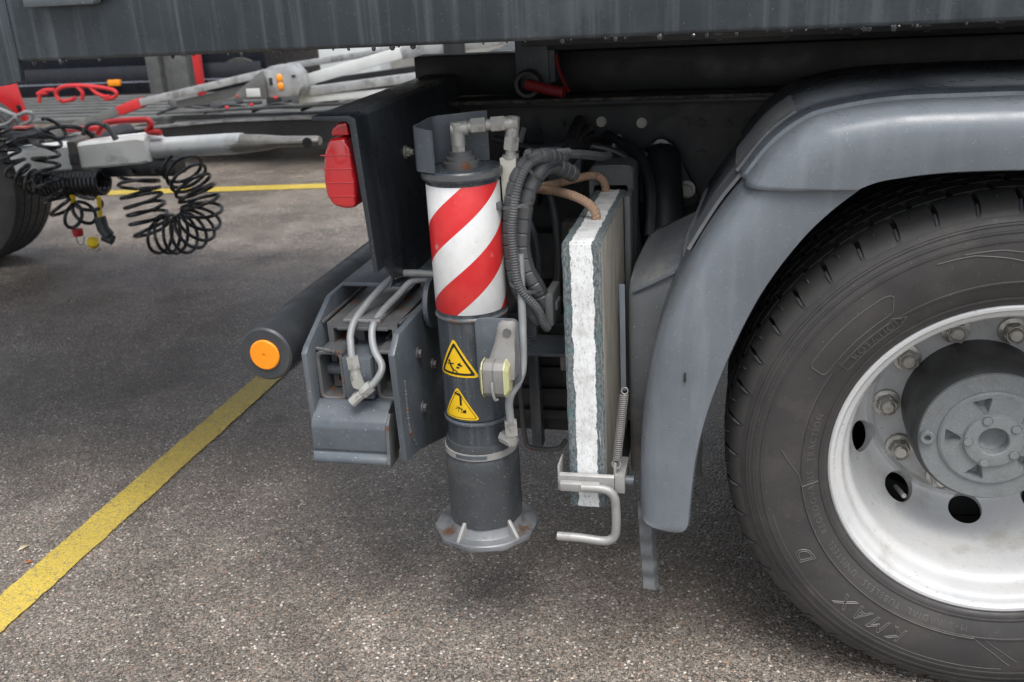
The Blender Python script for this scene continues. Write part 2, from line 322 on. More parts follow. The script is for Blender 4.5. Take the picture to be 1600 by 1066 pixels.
def m_asphalt():
    m = bpy.data.materials.new('wet asphalt'); m.use_nodes = True; t = m.node_tree; b = t.nodes['Principled BSDF']
    co = nd(t, 'ShaderNodeTexCoord').outputs['Object']
    def vor(s):
        v = nd(t, 'ShaderNodeTexVoronoi'); v.inputs['Scale'].default_value = s; lk(t, co, v.inputs['Vector'])
        wn = nd(t, 'ShaderNodeTexWhiteNoise'); lk(t, v.outputs['Position'], wn.inputs['Vector']); return v, wn
    v1, w1 = vor(160); v2, w2 = vor(400)
    r = nd(t, 'ShaderNodeValToRGB'); e = r.color_ramp.elements; r.color_ramp.interpolation = 'LINEAR'
    e[0].position = 0; e[0].color = (.05, .044, .038, 1); e[1].position = 1; e[1].color = (.52, .49, .45, 1)
    for p, c in ((.3, (.095, .084, .072)), (.55, (.135, .12, .104)), (.74, (.185, .166, .145)), (.83, (.22, .14, .1)), (.87, (.23, .209, .185)), (.95, (.3, .278, .25))):
        q = e.new(p); q.color = (*c, 1)
    lk(t, w1.outputs[0], r.inputs[0])
    c2 = ramp(t, w2.outputs[0], .2, 1, (.045, .041, .037, 1), (.25, .23, .208, 1))
    pick = nd(t, 'ShaderNodeMath', operation='LESS_THAN'); lk(t, v1.outputs['Distance'], pick.inputs[0]); pick.inputs[1].default_value = .52
    c = mixc(t, pick.outputs[0], c2, r.outputs[0])
    big = noise(t, co, .9, 5, .6); mid = noise(t, co, 6, 5, .6)
    tone = mixc(t, ramp(t, big, .32, .66), (1.12, 1.1, 1.07), (1.95, 1.9, 1.84)); c = mixc(t, 1.0, c, tone, 'MULTIPLY')
    tone2 = mixc(t, ramp(t, mid, .3, .7), (.78, .78, .78), (1.14, 1.14, 1.14)); c = mixc(t, 1.0, c, tone2, 'MULTIPLY')
    damp = ramp(t, noise(t, co, 1.7, 6, .62), .46, .62); c = mixc(t, 1.0, c, mixc(t, damp, (1, 1, 1), (.72, .71, .70)), 'MULTIPLY')
    oil = ramp(t, noise(t, co, 4.3, 4, .5), .69, .76); c = mixc(t, 1.0, c, mixc(t, oil, (1, 1, 1), (.6, .6, .6)), 'MULTIPLY')
    lk(t, c, b.inputs['Base Color'])
    mr = nd(t, 'ShaderNodeMapRange'); lk(t, big, mr.inputs[0]); mr.inputs[1].default_value = .35; mr.inputs[2].default_value = .7; mr.inputs[3].default_value = .2; mr.inputs[4].default_value = .4
    lk(t, mr.outputs[0], b.inputs['Roughness'])
    h = nd(t, 'ShaderNodeMath', operation='MULTIPLY'); lk(t, v1.outputs['Distance'], h.inputs[0]); h.inputs[1].default_value = -1
    h2 = nd(t, 'ShaderNodeMath', operation='ADD'); lk(t, h.outputs[0], h2.inputs[0]); lk(t, w1.outputs[0], h2.inputs[1])
    bn = nd(t, 'ShaderNodeBump'); bn.inputs['Strength'].default_value = .6; bn.inputs['Distance'].default_value = .003
    lk(t, h2.outputs[0], bn.inputs['Height']); lk(t, bn.outputs[0], b.inputs['Normal'])
    return m, c
M['asphalt'], _ = m_asphalt()
def m_line():
    m = M['asphalt'].copy(); m.name = 'worn yellow road paint'; t = m.node_tree; b = t.nodes['Principled BSDF']
    src = b.inputs['Base Color'].links[0].from_socket; co = [n for n in t.nodes if n.type == 'TEX_COORD'][0].outputs['Object']
    wear = ramp(t, noise(t, co, 90, 7, .8), .34, .48); broad = noise(t, co, 3.2, 4, .6)
    y = mixc(t, ramp(t, broad, .35, .68), (.56, .42, .07), (.7, .52, .085)); grime = ramp(t, noise(t, co, 150, 4, .7), .5, .75)
    y = mixc(t, grime, y, (.34, .26, .07)); lk(t, mixc(t, wear, src, y), b.inputs['Base Color']); return m
M['line'] = m_line()

# ------------------------------------------------------------------ ground
def sheet(name, poly, z, m, kind='structure'):
    return obj(name, G().add([(x, y, z) for x, y in poly], [tuple(range(len(poly)))]), m, kind=kind)
sheet('asphalt_ground', [(-120, -60), (120, -60), (120, 160), (-120, 160)], 0, M['asphalt'])
def marking(x0, y0, x1, y1, wd):
    a = Vector((x0, y0)); b = Vector((x1, y1)); d = (b-a).normalized(); n = Vector((-d.y, d.x)); L = (b-a).length; N = int(L/.02)
    l = []; r = []
    for i in range(N+1):
        p = a.lerp(b, i/N); e1 = random.uniform(-.0025, .0025); e2 = random.uniform(-.0025, .0025)
        l.append(p+n*(wd/2+e1)); r.append(p-n*(wd/2+e2))
    g = G(); g.loft([[(p.x, p.y, .004), (q.x, q.y, .004)] for p, q in zip(l, r)])
    return obj('yellow_road_marking', g, M['line'], kind='structure')
marking(-2.125, -3.0, -2.118, 4.6, .103)
marking(-7.2, 4.30, -1.2, 4.95, .165)

# ------------------------------------------------------------------ the truck
T = thing('truck', 'dark grey truck with striped stabiliser leg, curved mudguard and silver rear wheel', 'truck', (0, 1.2, 0))

# --- bed side rail over everything
g = G(); g.prism([(-.06, 1.236), (-.055, 1.231), (.05, 1.231), (.05, 1.243), (-.045, 1.243), (-.045, 1.47), (-.06, 1.47)], 'x', -1.752, 3.2, .002)
g.box(-4.2, 3.2, .05, 2.42, 1.44, 1.47)
bed = obj('bed_rail', g, M['bed'], T, 'dark grey side rail of the truck bed with dried water streaks')
g = G(); g.prism([(-4.2, 1.19), (-1.80, 1.190), (-1.757, 1.196), (-1.7535, 1.245), (-1.7535, 1.468), (-4.2, 1.468)], 'y', -.058, -.045, .002)
obj('end_plate', g, M['bed'], bed)
g = G(); g.prism([(-1.86, 1.192), (-1.80, 1.235), (-1.845, 1.46), (-2.1, 1.46), (-2.1, 1.192)], 'y', -.066, -.058, .002); obj('overlap_plate', g, M['bed'], bed)
g = G(); g.box(-1.70, -1.56, -.085, -.0605, 1.323, 1.345, .004); g.box(-1.72, -1.54, -.075, -.0605, 1.345, 1.36, .003); obj('lashing_ledge', g, M['steel'], bed)
g = G(); rnd = random.Random(3)
for i in range(60):
    x = rnd.uniform(-1.74, -.05); r = .0018+.004*rnd.random()**2.5
    g.sphere((x, rnd.uniform(-.061, -.045), 1.2308-r*.35), r, 8, 1, .8, rnd.uniform(.8, 1.25))
obj('water_drops', g, M['water'], bed, kind='stuff')

# --- chassis: two rails, subframe, crossmembers (all in the gloom under the bed)
for y0 in (.75, 1.62):
    g = G(); g.box(-1.25, 3.2, y0, y0+.008, .72, 1.03); g.box(-1.25, 3.2, y0-.07, y0, 1.03, 1.04, .001); g.box(-1.25, 3.2, y0-.07, y0, .712, .72, .001)
    rail = obj('chassis_rail', g, M['black'], T)
    if y0 < 1:
        obj('rail_ledge', G().box(-1.27, 3.2, y0-.085, y0+.01, 1.041, 1.05, .002), M['dusty_black'], rail)
        for x, z, r in ((-.801, .982, .010), (-.703, .977, .010), (-.6, .978, .01), (-.56, .975, .009), (-.5, .97, .009), (-.455, .968, .009), (-.84, .98, .008), (-.96, .965, .009), (-1.02, .965, .009), (-.9, .98, .009), (-.56, .9, .009)):
            gg = G(); gg.cyl((x, y0-.012, z), (x, y0, z), r, r, 6, rot=.4); gg.cyl((x, y0-.004, z), (x, y0, z), r*1.25, r*1.25, 16); obj('bolt', gg, M['block' if x in (-.801, -.703) else 'black'], rail)
    g = G(); g.box(-1.27 if y0 < 1 else -.7, 3.2, y0+.012, y0+.09, 1.052, 1.150, .004)
    sub = obj('subframe_beam', g, M['black'], T)
    obj('subframe_web', G().box(-1.0 if y0 < 1 else -.7, 3.2, y0+.03, y0+.06, 1.151, 1.44), M['black'], sub)
for x in (-.95, -.2, .6, 1.4):
    obj('cross_beam', G().box(x, x+.08, -.04, 2.4, 1.25, 1.435, .003), M['black'], T)
for y, z in ((.32, 1.2), (.60, 1.17)):
    g = G(); g.box(-.9, 3.2, y, y+.05, z-.005, z+.05, .002); st = obj('stringer', g, M['black'], T)
    for k in range(5):
        x = -.516+k*.124 if y < .5 else -.52+k*.141
        gg = G(); gg.cyl((x, y-.010, z+.014), (x, y, z+.014), .008, n=6); gg.cyl((x, y-.004, z+.014), (x, y, z+.014), .012, n=14); obj('bolt', gg, M['steel'], st)
# hanger bracket with pivot ring and the red bar
g = G(); g.box(-.995, -.915, .69, .705, 1.075, 1.24, .003); g.box(-.915, -.90, .69, .76, 1.085, 1.24, .002)
hb = obj('hanger_bracket', g, M['steel'], T)
g = G(); g.lathe([(.030, 0), (.034, .004), (.034, .03), (.022, .03), (.022, 0)], (-.962, .655, 1.085), (0, 1, 0), 28, True); obj('pivot_ring', g, M['black'], hb)
obj('red_bar', G().tube([(-.962, .66, 1.086), (-.915, .64, 1.076), (-.87, .63, 1.068)], .0125, 12), M['red_dark'], hb, 'short red bar')
obj('red_chain', G().tube(cr([(-.86, .64, 1.07), (-.875, .66, 1.09), (-.89, .68, 1.12), (-.895, .69, 1.15)]), .004, 6), M['red_dark'], hb)
# bolted dark post beside the mudguard
g = G(); g.prism([(-.735, .80), (-.68, .935), (-.655, .95), (-.625, .935), (-.56, .80), (-.58, .78), (-.71, .78)], 'y', .70, .715, .004)
post = obj('flanged_post', g, M['black'], T)
obj('post_tube', G().tube(cr([(-.652, .70, .90), (-.648, .66, .875), (-.64, .6, .82), (-.635, .56, .74), (-.63, .54, .60)]), .046, 24), M['black'], post)
for x, z in ((-.652, .925), (-.592, .825)):
    gg = G(); gg.cyl((x, .676, z), (x, .70, z), .0145, n=6); gg.cyl((x, .694, z), (x, .7, z), .021, n=18); obj('bolt', gg, M['fitting'], post)
# bent cable tabs
for p in ([(-.975, .66, .985), (-.985, .65, .95), (-.99, .64, .915)], [(-.745, .66, .962), (-.755, .65, .945), (-.765, .64, .93)], [(-.783, .62, .905), (-.79, .61, .885), (-.795, .6, .872)]):
    obj('tie_tail', G().tube(cr(p), .007, 6), M['pipe'], T)
# dark cables behind
for k, off in enumerate((0, .022, .044)):
    pts = [(-.805-off*.6, .2+off, .975), (-.822, .35+off, .975-off*.4), (-.838+off*.3, .55, .985-off*.6), (-.85+off, .72, .99-off)]
    obj('loom_cable', G().tube(cr(pts), .014, 10), M['black'], T)
for pts in ([(-.78, .68, .96), (-.70, .6, .93), (-.66, .5, .87), (-.655, .42, .78)], [(-.80, .66, .94), (-.75, .58, .9), (-.72, .52, .83), (-.72, .5, .7)], [(-.99, .66, .93), (-.93, .55, .93), (-.86, .4, .95), (-.82, .28, .97)]):
    obj('loom_cable', G().tube(cr(pts), .013, 10), M['black'], T)
for k, (x, y, z, wx, wy, wz, mm) in enumerate(((-.93, .60, .86, .10, .08, .09, 'steel'), (-.80, .64, .86, .07, .05, .07, 'gasket'), (-.70, .66, .80, .06, .04, .12, 'steel'), (-1.03, .62, .80, .09, .06, .14, 'black'), (-.87, .52, .74, .12, .06, .05, 'steel_rusty'))):
    g = G(); g.box(x, x+wx, y, y+wy, z, z+wz, .006); vb_ = obj('valve_body', g, M[mm], T)
    for q in range(2):
        gg = G(); gg.cyl((x+wx*(.25+.5*q), y-.012, z+wz*.6), (x+wx*(.25+.5*q), y, z+wz*.6), .011, n=6); gg.cyl((x+wx*(.25+.5*q), y-.03, z+wz*.6), (x+wx*(.25+.5*q), y-.01, z+wz*.6), .007, n=10); obj('port_fitting', gg, M['fitting'], vb_)
for pts, r in (([(-.905, .57, .91), (-.90, .50, .90), (-.87, .44, .84), (-.86, .42, .72), (-.87, .40, .62)], .009), ([(-.78, .60, .90), (-.775, .54, .89), (-.79, .48, .82), (-.83, .46, .70), (-.85, .44, .62)], .010), ([(-1.0, .60, .90), (-.99, .5, .89), (-.93, .42, .84), (-.90, .40, .74), (-.91, .38, .60)], .008), ([(-.74, .62, .87), (-.72, .56, .86), (-.70, .52, .80), (-.69, .5, .70)], .011), ([(-1.05, .66, .96), (-.95, .64, .94), (-.85, .62, .95), (-.75, .62, .93), (-.68, .6, .88)], .009)):
    obj('brake_hose', G().tube(cr(pts), r, 10), M['rubber'], T)
# air tank and battery box deep under the frame
g = G(); g.box(-.99, -.66, .42, .70, .30, .60, .012)
for k in range(5): g.box(-.985, -.665, .408, .425, .335+k*.055, .362+k*.055, .005)
bx = obj('battery_box', g, M['black'], T)
obj('box_strap', G().box(-.935, -.91, .385, .425, .27, .60, .004), M['steel'], bx)
g = G(); g.prism([(-.97, .28), (-.82, .28), (-.80, .31), (-.80, .40), (-.97, .40)], 'z', .548, .556, .002); obj('shelf', g, M['steel'], bx)
obj('shelf_bolt', G().cyl((-.835, .30, .512), (-.835, .30, .548), .008, n=8), M['fitting'], bx)
g = G(); g.box(-.975, -.955, .26, .29, .27, .70, .003); obj('hanger_strap', g, M['black'], bx)
obj('box_hoop', G().tube(cr([(-.955, .37, .53), (-.95, .36, .42), (-.945, .36, .31), (-.93, .36, .285), (-.87, .36, .285), (-.85, .38, .30)]), .006, 8), M['steel_rusty'], bx)
obj('wire', G().tube(cr([(-.835, .30, .51), (-.832, .32, .47), (-.815, .36, .43), (-.80, .38, .40)]), .004, 6), M['rubber'], bx)
g = G(); g.lathe([(.0, 0), (.10, 0), (.13, .02), (.13, .52), (.10, .54), (0, .54)], (-1.5+.55, 1.0, .55), (1, 0, 0), 32); obj('air_tank', g, M['black'], T)
g = G(); g.box(-1.12, -.56, .80, 1.5, .36, .71, .01); obj('dark_filler_box', g, M['black'], T)  # black box added to fill the see-through gap below the rail with dark
g = G(); g.box(-.5, -.2, .75, 1.7, .55, .70, .01); obj('cross_member', g, M['black'], T)
g = G(); g.cyl((0, .34, .478), (0, 2.1, .478), .075, n=24); g.sphere((0, 1.2, .478), .2, 20, 1, .8, 1); obj('axle', g, M['black'], T)

# --- rear crossmember plate with tail lamp
def plx(z): return -1.169+(1.095-z)*.045
g = G(); th = .009
g.prism([(-1.246, 1.097), (-1.246, 1.106), (-1.172, 1.106), (-1.160, 1.100), (plx(.806)+th, .806), (plx(.806), .806), (-1.171, 1.090), (-1.178, 1.097)], 'y', .05, 2.38, .0015)
rp = obj('rear_plate', g, M['plate'], T, 'black folded steel plate at the truck rear carrying the tail lamp')
g = G(); g.prism([(.10, .8055), (.15, .765), (.26, .739), (2.3, .739), (2.3, .8055)], 'x', plx(.80)-.001, plx(.80)+th-.001, .001); obj('lower_web', g, M['plate'], rp)
for y, z in ((.30, .994), (.50, .99), (.9, .99)):
    x = plx(z)+th; gg = G(); gg.cyl((x, y, z), (x+.012, y, z), .010, n=6); gg.cyl((x, y, z), (x+.003, y, z), .014, n=14); gg.cyl((x+.012, y, z), (x+.018, y, z), .006, n=10); obj('bolt', gg, M['fitting'], rp)
g = G(); g.prism([(-1.224, 1.062), (-1.238, 1.03), (-1.244, .985), (-1.242, .955), (-1.232, .935), (-1.208, .927), (-1.184, .930), (-1.179, .985), (-1.184, 1.04), (-1.190, 1.064)], 'y', .065, .20, .009, 4)
tl = obj('tail_lamp', g, M['red_lens'], T, 'red plastic tail lamp under the folded edge')
g = G(); g.prism([(-1.221, 1.066), (-1.217, 1.079), (-1.205, 1.090), (-1.186, 1.092), (-1.184, 1.066)], 'y', .072, .195, .004, 3); obj('lamp_top', g, M['red_lens'], tl)
for k in range(4): obj('lamp_rib', G().box(-1.243+k*.0015, -1.182, .0632, .0655, 1.030-k*.026, 1.0325-k*.026, .0008), M['red_lens'], tl)
g = G(); g.prism([(-1.19, 1.06), (plx(1.06)-.001, 1.06), (plx(.95)-.001, .95), (-1.183, .95)], 'y', .085, .19, .001); obj('lamp_base', g, M['black'], tl)

# --- round underride bar with amber end reflector
g = G(); g.lathe([(0, 0), (.053, 0), (.0575, .004), (.0575, 2.3)], (-1.411, .05, .628), (0, 1, 0), 40)
ub = obj('underride_bar', g, M['rubber'], T, 'black round bar with an amber reflector on its end')
g = G(); g.lathe([(.0325, 0), (.0325, .003), (.030, .005), (.004, .0055), (.0035, .003), (0, .003)], (-1.411, .0495, .628), (0, -1, 0), 36); obj('reflector', g, M['orange'], ub, 'round amber reflector')

# --- cross beam socket of the stabiliser
g = G(); X0, X1 = -1.282, -1.132
b0, b1 = .548, .688; wt = .012
for a in ((X0, X1, b1-wt, b1), (X0, X1, b0, b0+wt), (X0, X0+wt, b0+wt, b1-wt), (X1-wt, X1, b0+wt, b1-wt)): g.box(a[0], a[1], .085, .9, a[2], a[3])
beam = obj('stabiliser_beam', g, M['steel_rusty'], T, 'open ended box beam with rust streaks')
obj('beam_edge', G().box(X0+.02, X1-.02, .0835, .10, b1-.016, b1-.008, .002), M['steel_rusty'], beam)
g = G(); g.prism([(X0+.035, .085), (X0+.115, .085), (X0+.115, .36), (X0+.035, .36)], 'z', b1+.0005, b1+.009, .002); obj('slide_strip', g, M['bright_steel'], beam)
g = G(); g.box(X0+.03, X0+.06, .13, .9, b0+.013, b1-.03, .003); g.box(X0+.10, X0+.135, .14, .9, b0+.014, b1-.05, .003); obj('inner_ram', g, M['steel_rusty'], beam)
g = G(); g.prism([(-.035, .668), (.005, .698), (.25, .70), (.33, .70), (.33, .34), (.24, .365), (.06, .425), (-.022, .437)], 'x', -1.112, -1.099, .002); obj('side_plate', g, M['steel'], beam)
g = G(); g.prism([(-.0, .652), (.015, .662), (.15, .724), (.30, .726), (.33, .70), (.33, .45), (.05, .42), (.005, .43)], 'x', -1.307, -1.2955, .002); obj('side_plate', g, M['steel'], beam)
def pocket(x0, x1, z0, z1, y0, y1, w_, r):
    o_ = rrect(x0, x1, z0, z1, r); i_ = rrect(x0+w_, x1-w_, z0+w_, z1-w_, max(.001, r-w_*.6)); g = G()
    rows = [[(p[0], y, p[1]) for p in L] for L, y in ((i_, y1), (i_, y0+.002), ([(a[0]*.3+b[0]*.7, a[1]*.3+b[1]*.7) for a, b in zip(o_, i_)], y0), ([(a[0]*.8+b[0]*.2, a[1]*.8+b[1]*.2) for a, b in zip(o_, i_)], y0), (o_, y0+.002), (o_, y1))]
    return g.loft(rows, True)
obj('pocket_tube', pocket(-1.2945, -1.2365, .537, .645, .035, .25, .008, .014), M['steel_rusty'], beam)
obj('pocket_tube', pocket(-1.174, -1.113, .537, .645, .045, .25, .008, .014), M['steel_rusty'], beam)
g = G(); g.lathe([(.013, 0), (.013, .05)], (-1.2945, .08, .59), (1, 0, 0), 16); obj('pocket_pin', g, M['steel'], beam)
obj('port_block', G().box(-1.236, -1.175, .03, .2, .545, .634, .003), M['steel'], beam)
sec = [(.10, .541), (.03, .541), (.012, .530), (-.010, .514), (-.016, .500), (-.017, .452), (-.012, .446), (-.022, .440), (-.026, .434), (-.025, .425), (.10, .425)]
g = G(); g.prism(sec, 'x', -1.3, -1.14, .009, 4); bb = obj('bump_block', g, M['steel'], beam)
g = G(); g.prism([(.0, .53), (-.018, .512), (-.024, .45), (-.031, .432), (-.028, .422), (.02, .422), (.06, .50)], 'x', -1.1395, -1.1325, .001); obj('end_cheek', g, M['steel_rusty'], beam)
g = G(); g.prism([(-1.29, .20), (-1.29, .42), (-1.10, .42), (-1.10, .30), (-1.16, .20)], 'z', .729, .738, .002); g.prism([(.16, .738), (.25, .738), (.25, .79), (.23, .79)], 'x', -1.172, -1.166, .001)
obj('gusset', g, M['steel'], beam)
g = G(); g.lathe([(0, 0), (.05, 0), (.053, .003), (.053, .012), (0, .012)], (-1.095, .19, .70), (1, 0, 0), 28); obj('pivot_cap', g, M['steel'], beam)
pipe1 = [(-1.079, .2, .758), (-1.128, .2, .76), (-1.156, .2, .758), (-1.174, .19, .75), (-1.193, .16, .733), (-1.211, .12, .711), (-1.222, .085, .692), (-1.224, .062, .672), (-1.219, .045, .655), (-1.215, .035, .635), (-1.21, .03, .618)]
pipe2 = [(-1.083, .21, .744), (-1.118, .21, .743), (-1.138, .2, .738), (-1.155, .17, .721), (-1.174, .125, .702), (-1.182, .085, .685), (-1.18, .065, .665), (-1.169, .045, .643), (-1.152, .03, .622), (-1.152, .018, .607), (-1.166, .01, .588), (-1.185, .005, .572)]
for p in (pipe1, pipe2): obj('hydraulic_pipe', G().tube(cr(p, 6), .0075, 12), M['pipe'], beam)
def nutchain(segs):
    g = G()
    for a, b, r, n in segs: g.cyl(a, b, r, n=n)
    return g
obj('pipe_fitting', nutchain([((-1.213, .033, .637), (-1.209, .028, .612), .0135, 6), ((-1.209, .028, .612), (-1.206, .024, .590), .0115, 12), ((-1.206, .024, .594), (-1.192, -.004, .594), .0125, 8), ((-1.206, .03, .592), (-1.204, .05, .592), .010, 10)]), M['fitting'], beam)
obj('pipe_fitting', nutchain([((-1.170, .009, .585), (-1.188, .004, .571), .0135, 6), ((-1.188, .004, .571), (-1.210, -.004, .552), .0105, 10), ((-1.2, .0, .562), (-1.2, .03, .562), .011, 10)]), M['fitting'], beam)

def weld(pts, r=.0035):
    P = resample(cr(pts, 6), 60); rw = random.Random(len(g.v)); return G().tube(P, [r*(.75+.45*abs(math.sin(i*1.3))+rw.uniform(-.1, .1)) for i in range(60)], 7)
for p in ([(-1.1125, -.02, .545), (-1.1125, .10, .545), (-1.1125, .3, .545)], [(-1.0985, .005, .60), (-1.0985, .005, .50), (-1.0985, .03, .45)], [(-1.29, .085, .690), (-1.29, .2, .690), (-1.29, .33, .690)], [(-1.30, .05, .6455), (-1.26, .034, .647), (-1.236, .04, .640)], [(-1.126, .085, .69), (-1.115, .16, .692), (-1.113, .3, .692)]):
    obj('weld_bead', weld(p), M['steel_rusty'], beam)
for y, z in ((.10, .62), (.10, .50), (.19, .56)):
    gg = G(); gg.cyl((-1.099, y, z), (-1.090, y, z), .0095, n=6); gg.cyl((-1.099, y, z), (-1.096, y, z), .0135, n=16); obj('bolt', gg, M['steel_rusty'], beam)
# --- stabiliser leg
AX, AY = -.970, .07; RL = .068; A0 = (AX, AY, 0); UP = (0, 0, 1)
g = G(); g.lathe([(.0, .46), (RL-.003, .46), (RL-.003, .508), (RL-.005, .511), (RL-.005, .515), (RL, .518), (RL, .722), (RL+.0015, .724), (RL+.0015, .729), (RL, .731), (RL, .987), (RL+.006, .988), (RL+.0075, .991), (RL+.0075, 1.003), (RL+.005, 1.006), (0, 1.006)], A0, UP, 64)
leg = obj('stabiliser_leg', g, M['leg'], T, 'round dark grey stabiliser leg with red and white striped band')
M['stripe'] = m_stripe(AX, AY-1.2)
obj('striped_band', G().lathe([(RL+.0006, .738), (RL+.0009, .7385), (RL+.0009, .9795), (RL+.0006, .98)], A0, UP, 96), M['stripe'], leg, 'red and white diagonal striped reflective band')
obj('weld_bead', G().lathe([(RL+.001, .7225), (RL+.0028, .7245), (RL+.0028, .7275), (RL+.001, .7295)], A0, UP, 64), M['steel_rusty'], leg)
g = G(); nn = 64
def ring_rusty(z0, z1, r): return G().lathe([(r, z0), (r+.001, z0+.001), (r+.001, z1-.001), (r, z1)], A0, UP, 64)
obj('cap_rim', ring_rusty(.992, 1.003, RL+.0068), M['steel_rusty'], leg)
g = G(); g.lathe([(.034, 1.006), (.034, 1.016), (.028, 1.018), (.028, 1.024), (.022, 1.026), (.022, 1.034), (0, 1.034)], (AX, AY, 0), UP, 32); obj('port_boss', g, M['steel_rusty'], leg)
# folded sheet guard on top
def sheetfold(pts, z0, z1, th, ztop=None):
    g = G(); V = [Vector(p) for p in pts]; N = []
    for i in range(len(V)):
        d = (V[min(i+1, len(V)-1)]-V[max(i-1, 0)]).normalized(); N.append(Vector((-d.y, d.x)))
    rows = []
    for i, p in enumerate(V):
        zt = z1 if ztop is None else ztop[i]; q = p+N[i]*th
        rows.append([(p.x, p.y, z0), (p.x, p.y, zt), (q.x, q.y, zt), (q.x, q.y, z0)])
    g.loft(rows, True); n = len(g.v); g.f += [(0, 1, 2, 3), (n-1, n-2, n-3, n-4)]; return g
gd = obj('top_guard', sheetfold([(-1.000, .003), (-1.036, .024), (-1.040, .03), (-1.041, .037), (-1.030, .095), (-1.026, .101), (-1.018, .105), (-.945, .125), (-.930, .127)], 1.007, 1.09, .004, [1.082, 1.086, 1.087, 1.087, 1.092, 1.093, 1.094, 1.098, 1.098]), M['steel'], leg, sharp=50)
for dx, dy in ((-1.009, .0068), (-1.028, .018)): obj('guard_hole', G().cyl((dx, dy-.0014, 1.064), (dx+.001, dy+.001, 1.064), .0042, n=14), M['black'], leg)
# elbow fittings and valve block
obj('elbow_fitting', nutchain([((AX-.003, .07, 1.034), (AX-.003, .07, 1.05), .013, 6), ((AX-.003, .07, 1.045), (AX-.003, .07, 1.087), .0135, 12), ((AX-.014, .07, 1.074), (AX+.016, .074, 1.076), .0135, 12)]), M['fitting'], leg)
obj('pipe_union', nutchain([((AX+.014, .075, 1.077), (AX+.024, .076, 1.078), .011, 12), ((AX+.022, .076, 1.078), (AX+.048, .08, 1.079), .0145, 6), ((AX+.048, .08, 1.079), (AX+.058, .082, 1.079), .0105, 12), ((AX+.058, .082, 1.079), (AX+.082, .086, 1.080), .0145, 6)]), M['fitting'], leg)
obj('elbow_fitting', nutchain([((AX+.08, .086, 1.08), (AX+.106, .09, 1.080), .0125, 12), ((AX+.098, .09, 1.09), (AX+.092, .093, 1.05), .0125, 12), ((AX+.093, .093, 1.056), (AX+.089, .094, 1.032), .0150, 6), ((AX+.09, .094, 1.032), (AX+.088, .095, 1.018), .0105, 12), ((AX+.088, .095, 1.022), (AX+.088, .095, 1.016), .0155, 16)]), M['fitting'], leg)
g = G(); g.prism([(-.9005, 1.018), (-.870, 1.018), (-.8775, .86), (-.8975, .86)], 'y', .083, .112, .0015); obj('valve_block', g, M['block'], leg, 'pale cream valve block')
# lower sleeve, clamp, boot, foot
g = G(); g.lathe([(RL-.004, .464), (RL+.001, .462), (RL+.0035, .452), (RL+.0035, .430), (RL+.0065, .425), (RL+.0070, .40), (RL+.0068, .33), (RL+.0075, .30), (RL+.0065, .279), (RL-.004, .274), (0, .274)], A0, UP, 64)
for i, v in enumerate(g.v):
    if v[2] < .45: a = math.atan2(v[1]-AY, v[0]-AX); k = 1+.012*math.sin(3*a+v[2]*20)+.01*math.sin(7*a); g.v[i] = (AX+(v[0]-AX)*k, AY+(v[1]-AY)*k, v[2])
obj('rubber_boot', g, M['boot'], leg)
obj('hose_clamp', G().lathe([(RL+.0040, .434), (RL+.0062, .4345), (RL+.0062, .4475), (RL+.0040, .448)], A0, UP, 64), M['galv'], leg)
g = G()
for k in range(26):
    a = RAD(-118+k*2.0); x = AX+(RL+.0066)*math.cos(a); y = AY+(RL+.0066)*math.sin(a)
    g.box(-.0011, .0011, -.0006, .0006, -.0038, .0038, 0, Matrix.Translation((x, y, .442)) @ Matrix.Rotation(a+PI/2, 4, 'Z') @ Matrix.Rotation(.2, 4, 'Y'))
obj('clamp_thread', g, M['steel'], leg, kind='stuff')
obj('sleeve_ring', G().lathe([(RL-.004, .506), (RL+.0018, .508), (RL+.002, .512), (RL-.003, .515)], A0, UP, 64), M['steel'], leg)
n8 = 10; poly = []
for k in range(n8):
    a = 2*PI*(k+.35)/n8; r = .110; poly.append((AX+r*math.cos(a), AY+r*math.sin(a)))
g = G(); g.prism(poly, 'z', .247, .257, .0015); g.lathe([(.106, .2575), (.104, .2595), (.098, .259), (.082, .2585), (.078, .262), (.074, .275), (.07, .282)], A0, UP, 40)
foot = obj('foot_plate', g, M['foot'], leg, 'flat round foot plate with scraped rusty rim')
for deg in (-112, -38, 30, 100, 170):
    a = RAD(deg); g = G(); g.prism([(.068, .257), (.104, .257), (.101, .263), (.078, .290), (.068, .292)], 'y', -.0035, .0035, .001)
    g.v = [tuple(Matrix.Translation((AX, AY, 0)) @ Matrix.Rotation(a, 4, 'Z') @ Vector(v)) for v in g.v]; obj('foot_gusset', g, M['galv' if deg in (-112, -38) else 'foot'], leg)
# warning labels wrapped on the tube
def on_leg(off):
    def f(u, v): a = u/RL; r = RL+off; return (AX+r*math.cos(a), AY+r*math.sin(a), v)
    return f
def rtri(pts, r):
    out = []; n = len(pts)
    for i in range(n):
        p = Vector(pts[i]); a = (Vector(pts[i-1])-p).normalized(); b = (Vector(pts[(i+1) % n])-p).normalized()
        for k in range(5):
            t = k/4; q0 = p+a*r*1.6; q1 = p+b*r*1.6; out.append(tuple((q0*(1-t)*(1-t)+p*2*t*(1-t)+q1*t*t)))
    return out
def inset(pts, d):
    c = sum((Vector(p) for p in pts), Vector((0, 0)))/len(pts); out = []
    n = len(pts)
    for i in range(n):
        p = Vector(pts[i]); a = (Vector(pts[i-1])-p).normalized(); b = (Vector(pts[(i+1) % n])-p).normalized(); h = (a+b).normalized()
        s = math.sqrt(max(.01, (1-a.dot(b))/2)); out.append(tuple(p+h*d/s))
    return out
UA = RAD(-109)*RL
